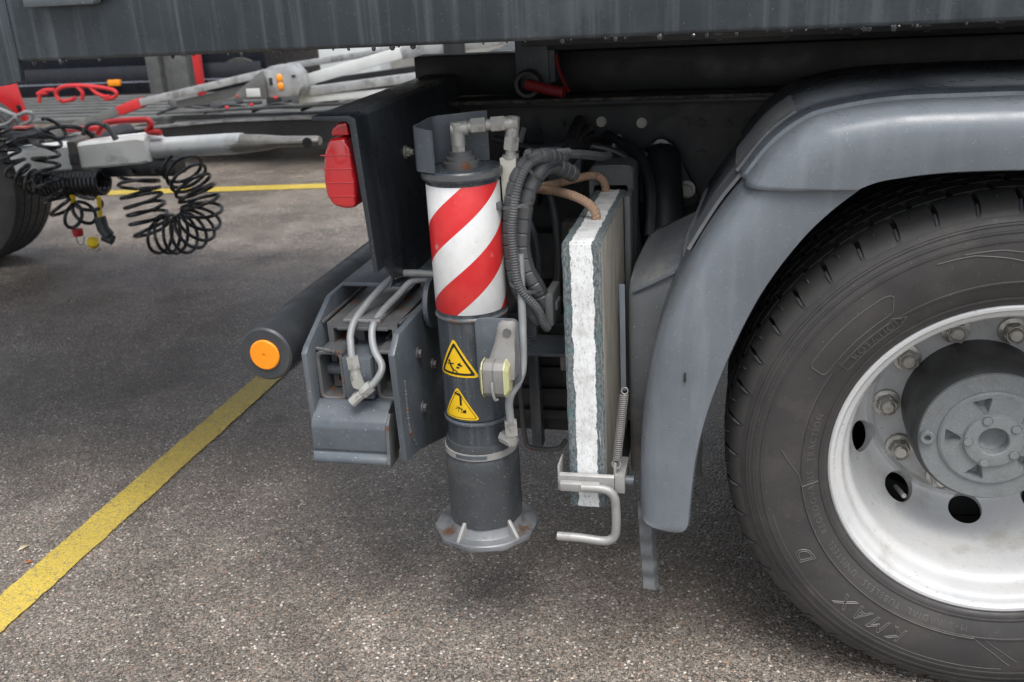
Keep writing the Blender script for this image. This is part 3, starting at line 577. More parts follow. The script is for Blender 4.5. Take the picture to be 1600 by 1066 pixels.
def warn(zt, zb, half, pict, wide):
    t3 = [(UA, zt), (UA-half, zb), (UA+half, zb)]
    la = obj('warning_label', flat(rtri(t3, .006), .006, on_leg(.0006)), M['label_yellow'], leg, 'yellow triangular warning label '+('with a falling person' if wide else 'with a foot crushing mark'))
    i1 = rtri(inset(t3, .0042 if wide else .0032), .004); i2 = rtri(inset(t3, .0088 if wide else .0042), .003)
    g = G(); m = len(i1); V = []
    for k in range(m):                                       # printed outline
        for s_ in range(6):
            a = Vector(i1[k]).lerp(Vector(i1[(k+1) % m]), s_/6); b = Vector(i2[k]).lerp(Vector(i2[(k+1) % m]), s_/6); V.append((a, b))
    f = on_leg(.0011); g.loft([[f(*a), f(*b)] for a, b in V+[V[0]]]); 
    gg = g
    for poly in pict:
        q = flat([(UA+x*.001, zb+y*.001) for x, y in poly], .004, f); gg.add(q.v, q.f)
    # border and pictogram are one print, so one mesh
    sep = obj('label_print', gg, M['label_black'], leg)
def stroke(pts, w_):
    out = []
    for (x0, y0), (x1, y1) in zip(pts, pts[1:]):
        d = Vector((x1-x0, y1-y0)); n = Vector((-d.y, d.x)).normalized()*w_/2
        out.append([(x0+n.x, y0+n.y), (x1+n.x, y1+n.y), (x1-n.x, y1-n.y), (x0-n.x, y0-n.y)])
    return out
def disc(x, y, r, n=12): return [(x+r*math.cos(2*PI*k/n), y+r*math.sin(2*PI*k/n)) for k in range(n)]
man = [disc(-14, 31, 3)]+stroke([(-12, 28), (-11, 21), (-5, 14)], 4.2)+stroke([(-20, 25), (-12, 26), (-3, 27)], 2.4)+stroke([(-6, 14), (-7, 7)], 2.6)+stroke([(-6, 15), (0, 13), (4, 9)], 2.4)
man += [[(4, 27), (12, 31), (11, 27), (16, 25), (13, 22), (6, 24)], [(2, 22), (9, 21), (9, 18), (2, 18)]]
ft = stroke([(-7, 56), (6, 52), (5.5, 30)], 4.6)+stroke([(-4, 27), (8, 22)], 1.6)+stroke([(-2, 16), (3, 27)], 1.1)+stroke([(5, 14), (6, 26)], 1.1)+stroke([(12, 15), (8, 24)], 1.1)+stroke([(-8, 22), (0, 24)], 1.1)+[[(8, 18), (14, 22), (16, 22), (16, 15), (8, 15)]]
warn(.692, .612, .048, man, True)
warn(.592, .522, .043, ft, False)
# mounting plate and side marker lamp
g = G(); g.prism(rrect(-.945, -.861, .607, .737, .012), 'y', -.008, -.002, .001); mp = obj('marker_plate', g, M['steel'], leg)
g = G(); g.cyl((-.880, -.026, .716), (-.880, -.006, .716), .0075, n=14); obj('marker_bolt', g, M['steel_rusty'], leg)
g = G(); rows = []
for t, hw, y, z in ((0, .010, -.012, .735), (.12, .017, -.02, .730), (.3, .018, -.022, .715), (.5, .020, -.027, .695), (.7, .024, -.034, .676), (1, .028, -.042, .655), (1.1, .028, -.046, .63)):
    xc = -.880-.012*t; rows.append([(xc-hw, -.008, z), (xc-hw*.95, y+.004, z), (xc-hw*.5, y, z), (xc+hw*.5, y, z), (xc+hw*.95, y+.004, z), (xc+hw, -.008, z)])
g.loft(rows); obj('marker_arm', g, M['olive'], leg, sharp=60)
def octo(y0, y1, z0, z1, c): return [(y0+c, z0), (y1-c, z0), (y1, z0+c), (y1, z1-c), (y1-c, z1), (y0+c, z1), (y0, z1-c), (y0, z0+c)]
g = G(); g.prism(octo(-.066, -.022, .600, .668, .011), 'x', -.921, -.882, .0015); ml = obj('marker_lamp', g, M['olive'], leg, 'small weathered side marker lamp with yellowed lenses')
g = G(); g.prism(octo(-.0662, -.0218, .5998, .6682, .011), 'x', -.903, -.8995, .0006); obj('lamp_seam', g, M['grey_mid'], leg)
for x0, x1, s_ in ((-.928, -.9212, 1), (-.8818, -.873, -1)):
    g = G(); A = octo(-.067, -.021, .599, .669, .011); B = octo(-.059, -.029, .609, .659, .008); xa, xb = (x1, x0) if s_ == 1 else (x0, x1)
    g.loft([[(xa, *p) for p in A], [(xa+(xb-xa)*.35, *p) for p in A], [(xb, *p) for p in B]], True); g.f.append(tuple(range(16, 24))); obj('lamp_lens', g, M['lens_green'], leg, sharp=20)
g = G(); g.tube(cr([(-.9025, -.068, .634), (-.9025, -.070, .62), (-.9, -.066, .6), (-.897, -.058, .596)]), .0028, 8); obj('lamp_clip', g, M['galv'], leg)
# hose down the right side with its nut
hose = [(-.868, .07, .84), (-.867, .06, .78), (-.866, .05, .714), (-.865, .04, .685), (-.864, .03, .647), (-.865, .02, .622), (-.873, .01, .6), (-.884, .0, .583), (-.89, .0, .561), (-.89, .003, .533), (-.89, .004, .515)]
obj('hydraulic_pipe', G().tube(cr(hose), .0078, 12), M['pipe'], leg)
obj('pipe_nut', nutchain([((-.89, .004, .524), (-.889, .003, .495), .0135, 6), ((-.889, .003, .496), (-.891, .006, .476), .012, 10), ((-.91, .02, .482), (-.886, .0, .482), .0135, 8)]), M['fitting'], leg)

# --- cable bundle beside the leg
cabA = [(-.804, .2, .993), (-.819, .13, 1.012), (-.84, .1, 1.014), (-.862, .09, .995), (-.875, .08, .963), (-.885, .08, .917), (-.89, .08, .87), (-.887, .08, .818), (-.879, .08, .774), (-.866, .085, .739), (-.852, .09, .713), (-.845, .1, .697)]
cabB = [(-.79, .24, .955), (-.813, .16, .989), (-.829, .12, .989), (-.846, .1, .966), (-.857, .09, .934), (-.864, .085, .889), (-.867, .085, .841), (-.859, .085, .801), (-.845, .09, .771), (-.835, .1, .739)]
cabC = [(-.796, .22, 1.002), (-.82, .12, 1.015), (-.844, .08, 1.008), (-.86, .06, .979), (-.87, .05, .936), (-.877, .05, .886), (-.875, .05, .835), (-.87, .05, .787), (-.855, .055, .758), (-.839, .07, .728), (-.832, .08, .7), (-.825, .09, .684)]
def wrapped(path, r, wl):
    P = resample(cr(path, 10), 160); L = sum((P[i+1]-P[i]).length for i in range(159)); rr = []
    for i in range(160):
        s_ = (i/159*L/wl) % 1; rr.append(r*(1.0 if s_ > .12 else .86))
    return G().tube(P, rr, 12)
cb = obj('cable_bundle', wrapped(cabB, .0165, .026), M['conduit'], T, 'bundle of grey wrapped cables beside the leg')
obj('wrapped_cable', wrapped(cabA, .0145, .024), M['conduit'], cb)
P = resample(cr(cabC, 10), 400); obj('ribbed_conduit', G().tube(P, [.0092*(1 if (i % 4) < 2 else .86) for i in range(400)], 10), M['conduit'], cb)
obj('thin_cable', G().tube(cr([(p[0]+.012, p[1]-.006, p[2]+.004) for p in cabB[1:]]), .005, 8), M['rubber'], cb)
obj('thin_cable', G().tube(cr([(-.80, .21, 1.0), (-.77, .26, .99), (-.745, .32, .975), (-.735, .36, .97)]), .009, 8), M['conduit'], cb)
def tie(c, n, r, h):
    g = G(); n = Vector(n).normalized(); o_ = Vector(c)
    g.lathe([(r, -h/2), (r+.0018, -h/2), (r+.0018, h/2), (r, h/2)], o_, n, 28, True); return g
def ellip(g, c, ax, k):
    c = Vector(c); ax = Vector(ax).normalized(); g.v = [tuple(Vector(v)+ax*(Vector(v)-c).dot(ax)*(k-1)) for v in g.v]; return g
for c, n, r in (((-.870, .072, .935), (-.15, 0, 1), .030), ((-.863, .073, .776), (.35, 0, 1), .029), ((-.838, .10, 1.003), (1, -.3, .55), .029)):
    g = ellip(tie(c, n, r, .006), c, (0, 1, 0), .9); obj('cable_tie', g, M['conduit'], cb)
obj('tie_head', G().box(-.906, -.894, .05, .062, .928, .942, .002), M['conduit'], cb)
obj('tie_head', G().box(-.848, -.836, .062, .072, 1.026, 1.036, .002), M['conduit'], cb)
g = G(); g.box(-.829, -.812, .085, .17, .690, .757, .004); g.box(-.812, -.806, .10, .14, .718, .735, .002); g.cyl((-.84, .105, .735), (-.825, .11, .728), .019, n=16); obj('plug_socket', g, M['gasket'], cb)

# --- pad holder (grey hoop) with spring and hook latch
g = G()
o_ = rrect(-.789, -.690, .35, .935, .018, 5); i_ = rrect(-.7785, -.7045, .37, .892, .006, 5)
rows = [[(p[0], y, p[1]) for p in L] for L, y in ((i_, .52), (i_, .433), ([(a[0]*.8+b[0]*.2, a[1]*.8+b[1]*.2) for a, b in zip(o_, i_)], .428), (o_, .436), (o_, .52))]
g.loft(rows, True); ph = obj('pad_holder', g, M['gasket'], T, 'grey plastic hoop holding the pad upright')
g = G(); g.box(-.7035, -.6905, .35, .4335, .37, .885, .003); obj('holder_cheek', g, M['gasket'], ph)
g = G(); g.box(-.690, -.672, .38, .46, .62, .70, .003); obj('holder_knob', g, M['black'], ph)
g = G(); g.box(-.79, -.69, .16, .60, .328, .344, .003); obj('holder_shelf', g, M['black'], ph)
# latch: angle bar across the front, then a round hook
g = G(); g.prism([(-.020, .392), (-.012, .389), (-.008, .392), (-.008, .424), (-.013, .428), (-.020, .424)], 'x', -.795, -.688, .001); lt = obj('hook_latch', g, M['galv'], ph, 'bright steel hook latch across the pad')
g = G(); g.prism([(-.030, .395), (-.0205, .395), (-.0205, .416), (-.030, .412)], 'x', -.792, -.715, .002); obj('latch_lip', g, M['galv'], ph)
obj('latch_hook', G().tube(cr([(-.75, -.027, .404), (-.715, -.027, .404), (-.698, -.027, .400), (-.688, -.027, .388), (-.685, -.027, .37), (-.685, -.026, .325), (-.688, -.025, .302), (-.698, -.025, .291), (-.715, -.024, .287), (-.76, -.023, .290), (-.802, -.022, .290)], 8), .0088, 14), M['galv'], ph)
obj('latch_ear', G().box(-.797, -.793, -.02, .03, .392, .445, .001), M['galv'], ph)
obj('latch_ear', G().box(-.687, -.668, -.02, .06, .392, .43, .001), M['galv'], ph); obj('latch_pin', G().box(-.690, -.684, -.012, -.004, .42, .452, .001), M['galv'], ph)
spr = helix([(-.684, -.004, .455), (-.670, .012, .585)], .0075, 34, 10); obj('spring', G().tube(spr, .0013, 5), M['olive'], ph)
ring1 = [(-.685+.008*math.cos(t), -.006+.002*math.sin(t), .447+.008*math.sin(t)) for t in [2*PI*k/16 for k in range(17)]]; obj('spring_eye', G().tube(ring1, .0014, 6), M['galv'], ph)
ring2 = [(-.669+.006*math.cos(t), .013, .592+.007*math.sin(t)) for t in [2*PI*k/16 for k in range(17)]]; obj('spring_eye', G().tube(ring2, .0014, 6), M['galv'], ph)
g = G(); g.box(-.676, -.666, .012, .017, .592, .80, .001); obj('spring_strap', g, M['steel'], ph)
g = G(); g.cyl((-.668, .0, .41), (-.652, .0, .41), .010, n=12); obj('latch_pivot', g, M['steel'], ph)

# --- mudguard
def prof_loft(O, I, depth, lift, y0, back=.52, k=5, th=.006, step=True):
    Oc = cr([(x, 0, z) for x, z in O], k); Ic = cr([(x, 0, z) for x, z in I], k); rows = []
    n = len(Oc)
    for i in range(n):
        o_ = Oc[i]; q = Ic[i]; d = (o_-q); L = d.length; d = d/L
        t = (Oc[min(i+1, n-1)]-Oc[max(i-1, 0)]).normalized(); nrm = Vector((-t.z, 0, t.x))
        if nrm.dot(d) < 0: nrm = -nrm
        sec = []
        def pt(p, y): sec.append((p.x, y, p.z))
        pt(q+nrm*(-.000)+d*.004, y0+.030); pt(q, y0+.016)
        pt(q+d*.003, y0+.008); pt(q+d*L*.3, y0+.002); pt(q+d*L*.62, y0); pt(q+d*L*.80, y0+.006); pt(q+d*L*.91, y0+.018); pt(q+d*L*.975, y0+.036)
        pt(o_+nrm*.001, y0+.058); pt(o_+nrm*.003, y0+.075)
        if step: pt(o_-nrm*.003, y0+.079); pt(o_-nrm*.003, y0+.096); pt(o_+nrm*.006, y0+.100); pt(o_+nrm*.010, y0+.13)
        else: pt(o_+nrm*.002, y0+.10); pt(o_+nrm*.001, y0+.15)
        pt(o_+nrm*(.004+lift), y0+.25); pt(o_+nrm*(.004+lift), back)
        rows.append(sec)
    return G().loft(rows)
O1 = [(-.639, .352), (-.639, .358), (-.639, .368), (-.639, .41), (-.636, .50), (-.626, .60), (-.607, .70), (-.577, .784), (-.535, .872), (-.495, .935), (-.452, .992)]
I1 = [(-.566, .331), (-.552, .336), (-.5445, .352), (-.541, .40), (-.532, .49), (-.512, .585), (-.476, .695), (-.429, .803), (-.375, .888), (-.325, .945), (-.262, .998)]
mg = obj('mudguard', prof_loft(O1, I1, .5, 0, -.058, .50, step=False), M['fender'], T, 'curved grey plastic mudguard over the rear wheel', sharp=50)
md = mg.modifiers.new('thick', 'SOLIDIFY'); md.thickness = .004; md.offset = -1
O2 = [(-.462, .986), (-.430, 1.030), (-.405, 1.056), (-.372, 1.080), (-.335, 1.095), (-.24, 1.110), (-.12, 1.113), (.0, 1.113), (.12, 1.108), (.30, 1.07), (.45, 1.0)]
I2 = [(-.287, .984), (-.272, .990), (-.258, .995), (-.245, .998), (-.225, 1.001), (-.185, 1.006), (-.12, 1.010), (.0, 1.011), (.10, 1.006), (.24, .975), (.36, .92)]
mgu = obj('mudguard_top', prof_loft(O2, I2, .5, .004, -.0695, .50), M['fender'], T, 'upper grey mudguard section lapping over the lower one', sharp=50)
md = mgu.modifiers.new('thick', 'SOLIDIFY'); md.thickness = .004; md.offset = -1
g = G(); g.prism(rrect(-.5565, -.5525, .645, .662, .0015, 2), 'y', -.0615, -.054, .0005); obj('drain_slot', g, M['black'], mg)
# overlap strips on the mudguard back
for y0_, y1_, pts in ((.075, .20, [(-.552, .845), (-.500, .932), (-.455, .990)]), (.085, .30, [(-.470, .985), (-.420, 1.048), (-.375, 1.084)])):
    Pc = cr([(x, 0, z) for x, z in pts], 6); g = G(); rows = []
    for i, p in enumerate(Pc):
        t = (Pc[min(i+1, len(Pc)-1)]-Pc[max(i-1, 0)]).normalized(); n = Vector((-t.z, 0, t.x)); a = p+n*.003; b = p+n*.009
        rows.append([(a.x, y0_, a.z), (b.x, y0_+.002, b.z), (b.x, y1_, b.z), (a.x, y1_+.004, a.z)])
    g.loft(rows, True); g.f += [(0, 1, 2, 3), tuple(range(len(g.v)-1, len(g.v)-5, -1))]; obj('lap_strip', g, M['fender_old'], mg)
# inner bracket box with dusty sloping top
g = G(); secYZ = [(.185, .33), (.182, .56), (.18, .69), (.182, .722), (.190, .738), (.21, .748), (.26, .756), (.34, .772), (.42, .792), (.44, .794)]
xs = [-.680, -.677, -.669, -.655, -.62, -.585, -.555, -.53]
def bxz(x, y, z):
    if z > .66: z += max(0, (x+.67))*.50*min(1, (z-.66)/.06)
    e = .016 if x < -.679 else .005 if x < -.675 else 0
    if y > .24: x += .03*(y-.24)/.2
    bump_ = .004*math.sin(x*130)*math.sin(y*60) if .22 < y < .42 else 0
    return (x, y+e, z+bump_-(.012 if x < -.679 and z > .7 else 0))
g.loft([[bxz(x, y, z) for y, z in secYZ] for x in xs]); ib = obj('mudguard_bracket', g, M['fender_old'], T, 'dusty dark plastic bracket behind the mudguard edge', sharp=55)
ib.modifiers.new('thick', 'SOLIDIFY').thickness = .004
g = G(); rows = []
for y, z in ((.172, .70), (.174, .785), (.185, .806), (.21, .818), (.26, .829), (.34, .846), (.42, .868), (.45, .876)):
    xo = .03*max(0, y-.24)/.2
    rows.append([(-.572+xo, y, z-.004), (-.572+xo, y-.004, z+.003), (-.546+xo, y-.004, z+.018), (-.546+xo, y, z+.010)])
g.loft(rows, True); g.f += [(0, 1, 2, 3)]; obj('bracket_strap', g, M['fender_old'], ib)
g = G(); g.tube(cr([(-.668, .181, .733), (-.65, .178, .742), (-.62, .177, .757), (-.585, .174, .776)]), .004, 8); obj('bracket_bead', g, M['fender'], ib)
# torn mud flap strip
g = G(); rows = []; rnd = random.Random(5)
for k in range(31):
    z = .357-k*.0064; wv = .0032*math.sin(k*1.0); xo = -.650+.010*k/30; e = rnd.uniform(-.0012, .0012)
    rows.append([(xo, .022+wv, z), (xo+.003, .008+wv, z), (xo+.026+e, .006+wv, z), (xo+.034+e, .020+wv*.5, z), (xo+.032+e, .024+wv*.5, z), (xo+.026, .012+wv, z), (xo+.006, .014+wv, z)])
g.loft(rows, True); g.f += [tuple(range(7))]; n = len(g.v); g.f += [tuple(range(n-7, n))]
obj('mud_flap', g, M['gasket'], T, 'narrow crumpled strip hanging below the mudguard', sharp=60)

# --- rear wheel
WC = Vector((0, 0, .478)); RT = .486
def rimprof():
    return [(.2985, .012), (.3005, .006), (.3000, .0005), (.2965, -.002), (.2915, -.0015), (.2885, .002), (.2865, .008), (.2800, .010), (.2765, .013), (.2735, .019), (.2715, .028), (.2700, .040), (.2685, .048), (.2645, .053), (.2600, .058), (.2570, .066), (.2560, .08),
            (.2550, .10), (.2530, .15), (.2500, .185), (.2460, .208), (.2380, .230), (.2270, .247), (.2150, .258), (.2080, .262), (.2050, .2625), (.2030, .2615), (.2000, .2585), (.1975, .2575), (.1945, .2595), (.1910, .2660), (.188, .268), (.1300, .270), (.1300, .288), (.205, .288), (.222, .270), (.240, .252), (.252, .23), (.262, .20), (.268, .10), (.29, .02)]
g = G(); g.lathe(rimprof(), WC, (0, 1, 0), 120, True)
wh = obj('wheel', g, M['rim'], T, 'silver painted steel wheel with deep dish and round hand holes', sharp=40)
cut = G()
for k in range(10):
    a = RAD(-90+36*k); d = Vector((math.cos(a), 0, math.sin(a))); c = WC+d*.2265
    nn_ = (d*.72+Vector((0, .69, 0))).normalized(); c = c+Vector((0, .247, 0)); cut.cyl(c-nn_*.022, c+nn_*.03, .0325, n=28)
cuto = obj('cutter', cut, M['rim'], T)
md = wh.modifiers.new('holes', 'BOOLEAN'); md.object = cuto; md.solver = 'EXACT'
dg = bpy.context.evaluated_depsgraph_get(); dg.update()
me = bpy.data.meshes.new_from_object(wh.evaluated_get(dg)); wh.modifiers.clear(); wh.data = me
me.polygons.foreach_set('use_smooth', [True]*len(me.polygons)); me.set_sharp_from_angle(angle=RAD(36))
bpy.data.objects.remove(cuto)
for k in range(10):
    a = RAD(36*k); d = Vector((math.cos(a), 0, math.sin(a))); c = WC+d*.1675; g = G()
    g.lathe([(.0, .0), (.0105, 0), (.014, .003), (.0155, .010)], c+Vector((0, .232, 0)), (0, 1, 0), 20)
    g.cyl(c+Vector((0, .239, 0)), c+Vector((0, .268, 0)), .0208, n=6, rot=.3*k); g.lathe([(.0175, .236), (.0185, .239), (.019, .258), (.0270, .260), (.0280, .270), (.02, .271)], c, (0, 1, 0), 24)
    obj('wheel_nut', g, M['nut'], wh)
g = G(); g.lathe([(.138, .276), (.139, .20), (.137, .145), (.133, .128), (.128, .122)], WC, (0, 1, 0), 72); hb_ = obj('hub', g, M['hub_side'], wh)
g = G(); HY = .118
g.lathe([(.1285, HY+.005), (.1265, HY), (.095, HY-.002), (.0945, HY-.005), (.090, HY-.008), (.088, HY-.008), (.053, HY-.010), (.052, HY-.012), (.0505, HY-.017), (.048, HY-.018), (.0285, HY-.018), (.0265, HY-.016), (.0255, HY+.004), (.018, HY+.010), (0, HY+.011)], WC, (0, 1, 0), 96)
# triangular pockets pressed into the face
for i, v in enumerate(g.v):
    x, z = v[0]-WC.x, v[2]-WC.z; r = math.hypot(x, z)
hf = obj('hub_face', g, M['hub'], wh, 'dusty grey hub face with a round centre recess')
cut = G()
for k in range(5):
    a = RAD(180-72*k); d = Vector((math.cos(a), math.sin(a))); n = Vector((-d.y, d.x))
    A = [(.056, -.004), (.056, .004), (.080, .017), (.083, .015), (.083, -.015), (.080, -.017)]
    rows = []
    for y, s_ in ((HY-.03, 1.08), (HY-.008, 1.0), (HY+.008, .55)):
        cx = .074; rows.append([(WC.x+d.x*(cx+(p-cx)*s_)+n.x*q*s_, y, WC.z+d.y*(cx+(p-cx)*s_)+n.y*q*s_) for p, q in A])
    n0 = len(cut.v); cut.loft(rows, True); cut.f += [tuple(range(n0, n0+6)), tuple(range(n0+17, n0+11, -1))]
cuto = obj('cutter', cut, M['hub'], T)
md = hf.modifiers.new('pockets', 'BOOLEAN'); md.object = cuto; md.solver = 'EXACT'
dg = bpy.context.evaluated_depsgraph_get(); dg.update()
me = bpy.data.meshes.new_from_object(hf.evaluated_get(dg)); hf.modifiers.clear(); hf.data = me
me.polygons.foreach_set('use_smooth', [True]*len(me.polygons)); me.set_sharp_from_angle(angle=RAD(30)); bpy.data.objects.remove(cuto)
for k in range(5):
    a = RAD(180-72*k+36); d = Vector((math.cos(a), 0, math.sin(a))); g = G()
    g.lathe([(.0150, 0), (.0155, -.0012), (.0162, -.0012), (.0167, 0)], WC+d*.071+Vector((0, HY-.0075, 0)), (0, 1, 0), 28); obj('cast_ring', g, M['hub'], wh)
for k in range(5):
    a = RAD(182-72*k); d = Vector((math.cos(a), 0, math.sin(a))); g = G()
    g.cyl(WC+d*.0445+Vector((0, HY-.0215, 0)), WC+d*.0445+Vector((0, HY-.017, 0)), .0075, n=20); g.lathe([(.0085, 0), (.0095, -.001), (.0105, 0)], WC+d*.0445+Vector((0, HY-.0178, 0)), (0, 1, 0), 20); obj('hub_screw', g, M['hub'], wh)
d = Vector((-1, 0, -.02)); g = G(); g.lathe([(.0055, .008), (.006, -.006), (.0115, -.007), (.0135, -.004), (.0135, .012)], WC+d*.113+Vector((0, HY-.004, 0)), (0, 1, 0), 24); obj('oil_plug', g, M['hub'], wh)
g = G(); g.cyl(WC+Vector((-.135, .26, -.19)), WC+Vector((-.128, .20, -.178)), .005, n=10); obj('valve_stem', g, M['fitting'], wh)
# tyre
SW = [(.2975, .012), (.3000, .002), (.3030, -.003), (.3080, -.0065), (.3120, -.007), (.3130, -.0095), (.3160, -.0098), (.3170, -.0085), (.3300, -.0160), (.3440, -.0205), (.3450, -.0225), (.3475, -.0228), (.3485, -.0212), (.3650, -.0245), (.3850, -.0262), (.4050, -.0262), (.4160, -.0252), (.4165, -.0270), (.4195, -.0268), (.4200, -.0246), (.4300, -.0222), (.4305, -.0245), (.4335, -.0238), (.4340, -.0210), (.4420, -.0180), (.4425, -.0205), (.4455, -.0192), (.4460, -.0155), (.4580, -.0075), (.4650, .0010), (.4685, .0080), (.4700, .0160)]
def swy(r):
    for (r0, y0), (r1, y1) in zip(SW, SW[1:]):
        if r0 <= r <= r1: return y0+(y1-y0)*(r-r0)/max(1e-6, r1-r0)
    return 0
def squash(g):
    for i, v in enumerate(g.v):
        if v[2] < .03:
            k = max(0, (.03-v[2])/.03); y = v[1]; g.v[i] = (v[0], y-(.006*k if y < .05 else 0), max(.0035, v[2]))
    return g
back = [(r, .30-y) for r, y in SW[::-1]]
g = G(); g.lathe(SW+[(.4705, .03), (.4705, .27)]+back, WC, (0, 1, 0), 160); tyre = obj('tyre', squash(g), M['tyre'], wh, 'worn black tyre with raised lettering', sharp=38)
def tread():
    g = G(); NB = 46; rows_ = [(.0185, .062, .18), (.069, .110, .35), (.117, .150, .0), (.157, .183+.012, -.35), (.202, .245, -.35), (.252, .2815, -.18)]
    rnd = random.Random(2)
    for ri, (ya, yb, sk) in enumerate(rows_):
        for k in range(NB):
            t0 = 2*PI*(k+(.5 if ri % 2 else 0))/NB; gap = .0095 if ri in (0, 5) else .011; wdt = 2*PI/NB-gap/ RT
            ns, nw = 4, 3; top = []; bot = []
            for j in range(nw+1):
                y = ya+(yb-ya)*j/nw; sh = (y-ya)*sk/.35*2.2
                crown = RT-.004*abs((y-.15)/.13)**2.5; rb = .462
                if ri == 0 and j == 0: crown = RT-.0095
                if ri == 5 and j == nw: crown = RT-.0095
                for i in range(ns+1):
                    t = t0+wdt*i/ns+sh*.35/ .12*.02*1.6*(1 if ri < 3 else 1)
                    zg = .0035*math.sin(i/ns*PI)*(0 if j in (0, nw) else 1)
                    for L, r in ((top, crown), (bot, rb)): L.append((r*math.cos(t)+WC.x, y+(zg if L is top else 0), r*math.sin(t)+WC.z))
            n = ns+1; m = nw+1; n0 = len(g.v); F = [(j*n+i, j*n+i+1, (j+1)*n+i+1, (j+1)*n+i) for j in range(nw) for i in range(ns)]
            rim_ = [i for i in range(n)]+[j*n+ns for j in range(1, m)]+[nw*n+i for i in range(ns-1, -1, -1)]+[j*n for j in range(nw-1, 0, -1)]
            q = len(rim_); B = len(top); F += [(rim_[i], rim_[(i+1) % q], B+rim_[(i+1) % q], B+rim_[i]) for i in range(q)]
            g.add(top+bot, F)
    # shoulder lugs: the block ends run down on to the sidewall
    for k in range(NB):
        t0 = 2*PI*k/NB; wdt = 2*PI/NB-.0085/RT
        for sgn in (1, -1):
            R_ = []
            for r, y in ((RT-.0095, .0185), (.4735, .0085), (.4665, .0005), (.4600, -.0050), (.4555, -.0078)):
                y = y-.0018 if r < .47 else y; yy = y if sgn == 1 else .30-y
                R_.append([(r*math.cos(t0+wdt*i/4+(.476-r)*.5)+WC.x, yy, r*math.sin(t0+wdt*i/4+(.476-r)*.5)+WC.z) for i in range(5)])
            inn = [[(WC.x+(p[0]-WC.x)*.985, p[1]+.008*sgn, WC.z+(p[2]-WC.z)*.985) for p in L] for L in R_]
            n0 = len(g.v); V = [p for L in R_ for p in L]+[p for L in inn for p in L]; m, n = 5, 5
            F = [(j*n+i, j*n+i+1, (j+1)*n+i+1, (j+1)*n+i) for j in range(m-1) for i in range(n-1)]
            rim_ = list(range(n))+[j*n+4 for j in range(1, m)]+[20+i for i in range(3, -1, -1)]+[j*n for j in range(3, 0, -1)]; q = len(rim_)
            F += [(rim_[i], rim_[(i+1) % q], 25+rim_[(i+1) % q], 25+rim_[i]) for i in range(q)]; g.add(V, F)
    return squash(g)
obj('tread', tread(), M['tread'], wh, sharp=40)
g = G(); rnd = random.Random(8)
for k in range(46):
    t0 = 2*PI*(k+.46)/46
    if math.sin(t0) < -.9: continue
    P = [(t0+(y-.0185)*.65+.004*math.sin(y*420), y, RT-.004*abs((y-.15)/.13)**2.5-(.0095 if y < .02 else 0)) for y in (.0185, .024, .030, .036, .042, .048, .054, .060)]
    g.tube([(WC.x+r*math.cos(t), y, WC.z+r*math.sin(t)) for t, y, r in P], .0011, 5)
    t1 = 2*PI*k/46-.0055; Q = [(t1, .0120, .4755), (t1+.002, .006, .4715), (t1+.004, .0005, .4670), (t1+.006, -.0045, .4615)]
    g.tube([(WC.x+r*math.cos(t), y-.001, WC.z+r*math.sin(t)) for t, y, r in Q], [.0022, .003, .0026, .0012], 6)
obj('tread_sipes', squash(g), M['rubber'], wh, kind='stuff')
# raised lettering on the sidewall
def arc_text(txt, a0, rb, h, outline=True, spacing=1.0, shear=0, bevel=.0006):
    cu = bpy.data.curves.new('t', 'FONT'); cu.body = txt; cu.size = h/.7; cu.space_character = spacing; cu.shear = shear; cu.resolution_u = 3
    if outline: cu.fill_mode = 'NONE'; cu.bevel_depth = bevel; cu.bevel_resolution = 0
    else: cu.extrude = .0004
    o = bpy.data.objects.new('t', cu); C.objects.link(o); dg = bpy.context.evaluated_depsgraph_get(); dg.update()
    me = bpy.data.meshes.new_from_object(o.evaluated_get(dg)); g = G(); V = []
    for v in me.vertices:
        r = rb+v.co.y; a = RAD(a0)-v.co.x/(rb+h*.5); V.append((WC.x+r*math.cos(a), swy(r)-.0004-v.co.z, WC.z+r*math.sin(a)))
    g.add(V, [tuple(p.vertices) for p in me.polygons]); bpy.data.objects.remove(o); return g
obj('lettering', arc_text('KMAX', -112, .370, .029, spacing=1.42, shear=.25, bevel=.0012), M['tyre_letter'], wh)
obj('lettering', arc_text('D', -147.5, .370, .029, shear=.2, bevel=.0012), M['tyre_letter'], wh)
for wd_, a_ in (('M+S', -96), ('RADIAL', -104), ('TUBELESS', -118), ('UNISTEEL', -136), ('REGROOVABLE', -154), ('TRACTION', -180)): obj('lettering', arc_text(wd_, a_, .3265, .0115, False, 1.25), M['tyre_letter'], wh, kind='stuff')
obj('lettering', arc_text('ROTATION', 143, .333, .0125, False, 1.2), M['tyre_letter'], wh, kind='stuff')
def side_line(pts, w_=.0010, name='sidewall_line'):
    P = []
    for (a, r), (b, s_) in zip(pts, pts[1:]):
        for k in range(12): t = k/12; P.append((a+(b-a)*t, r+(s_-r)*t))
    P.append(pts[-1]); g = G(); g.tube([(WC.x+r*math.cos(RAD(a)), swy(r)-.0003, WC.z+r*math.sin(RAD(a))) for a, r in P], w_, 6); return obj(name, g, M['tyre_letter'], wh)
def arc_(a0, a1, r, n=10): return [(a0+(a1-a0)*k/n, r) for k in range(n+1)]
side_line(arc_(150, 126, .392)+[(124.5, .389), (124, .384)]+[(126, .363), (127, .360)]+arc_(127.5, 149, .359)[1:]+[(151, .361), (151.5, .366), (151, .388), (150, .392)])
side_line([(146.5, .350), (145.5, .348), (129, .348), (127.5, .351), (124, .340), (127, .3305), (145.5, .3305), (147, .333), (146.5, .350)], .0007)
side_line(arc_(-94, -172, .3475)+[(-176, .352), (-181, .372), (-184, .385)], .0011)
side_line([(-172, .347), (-172.5, .318)], .0011)
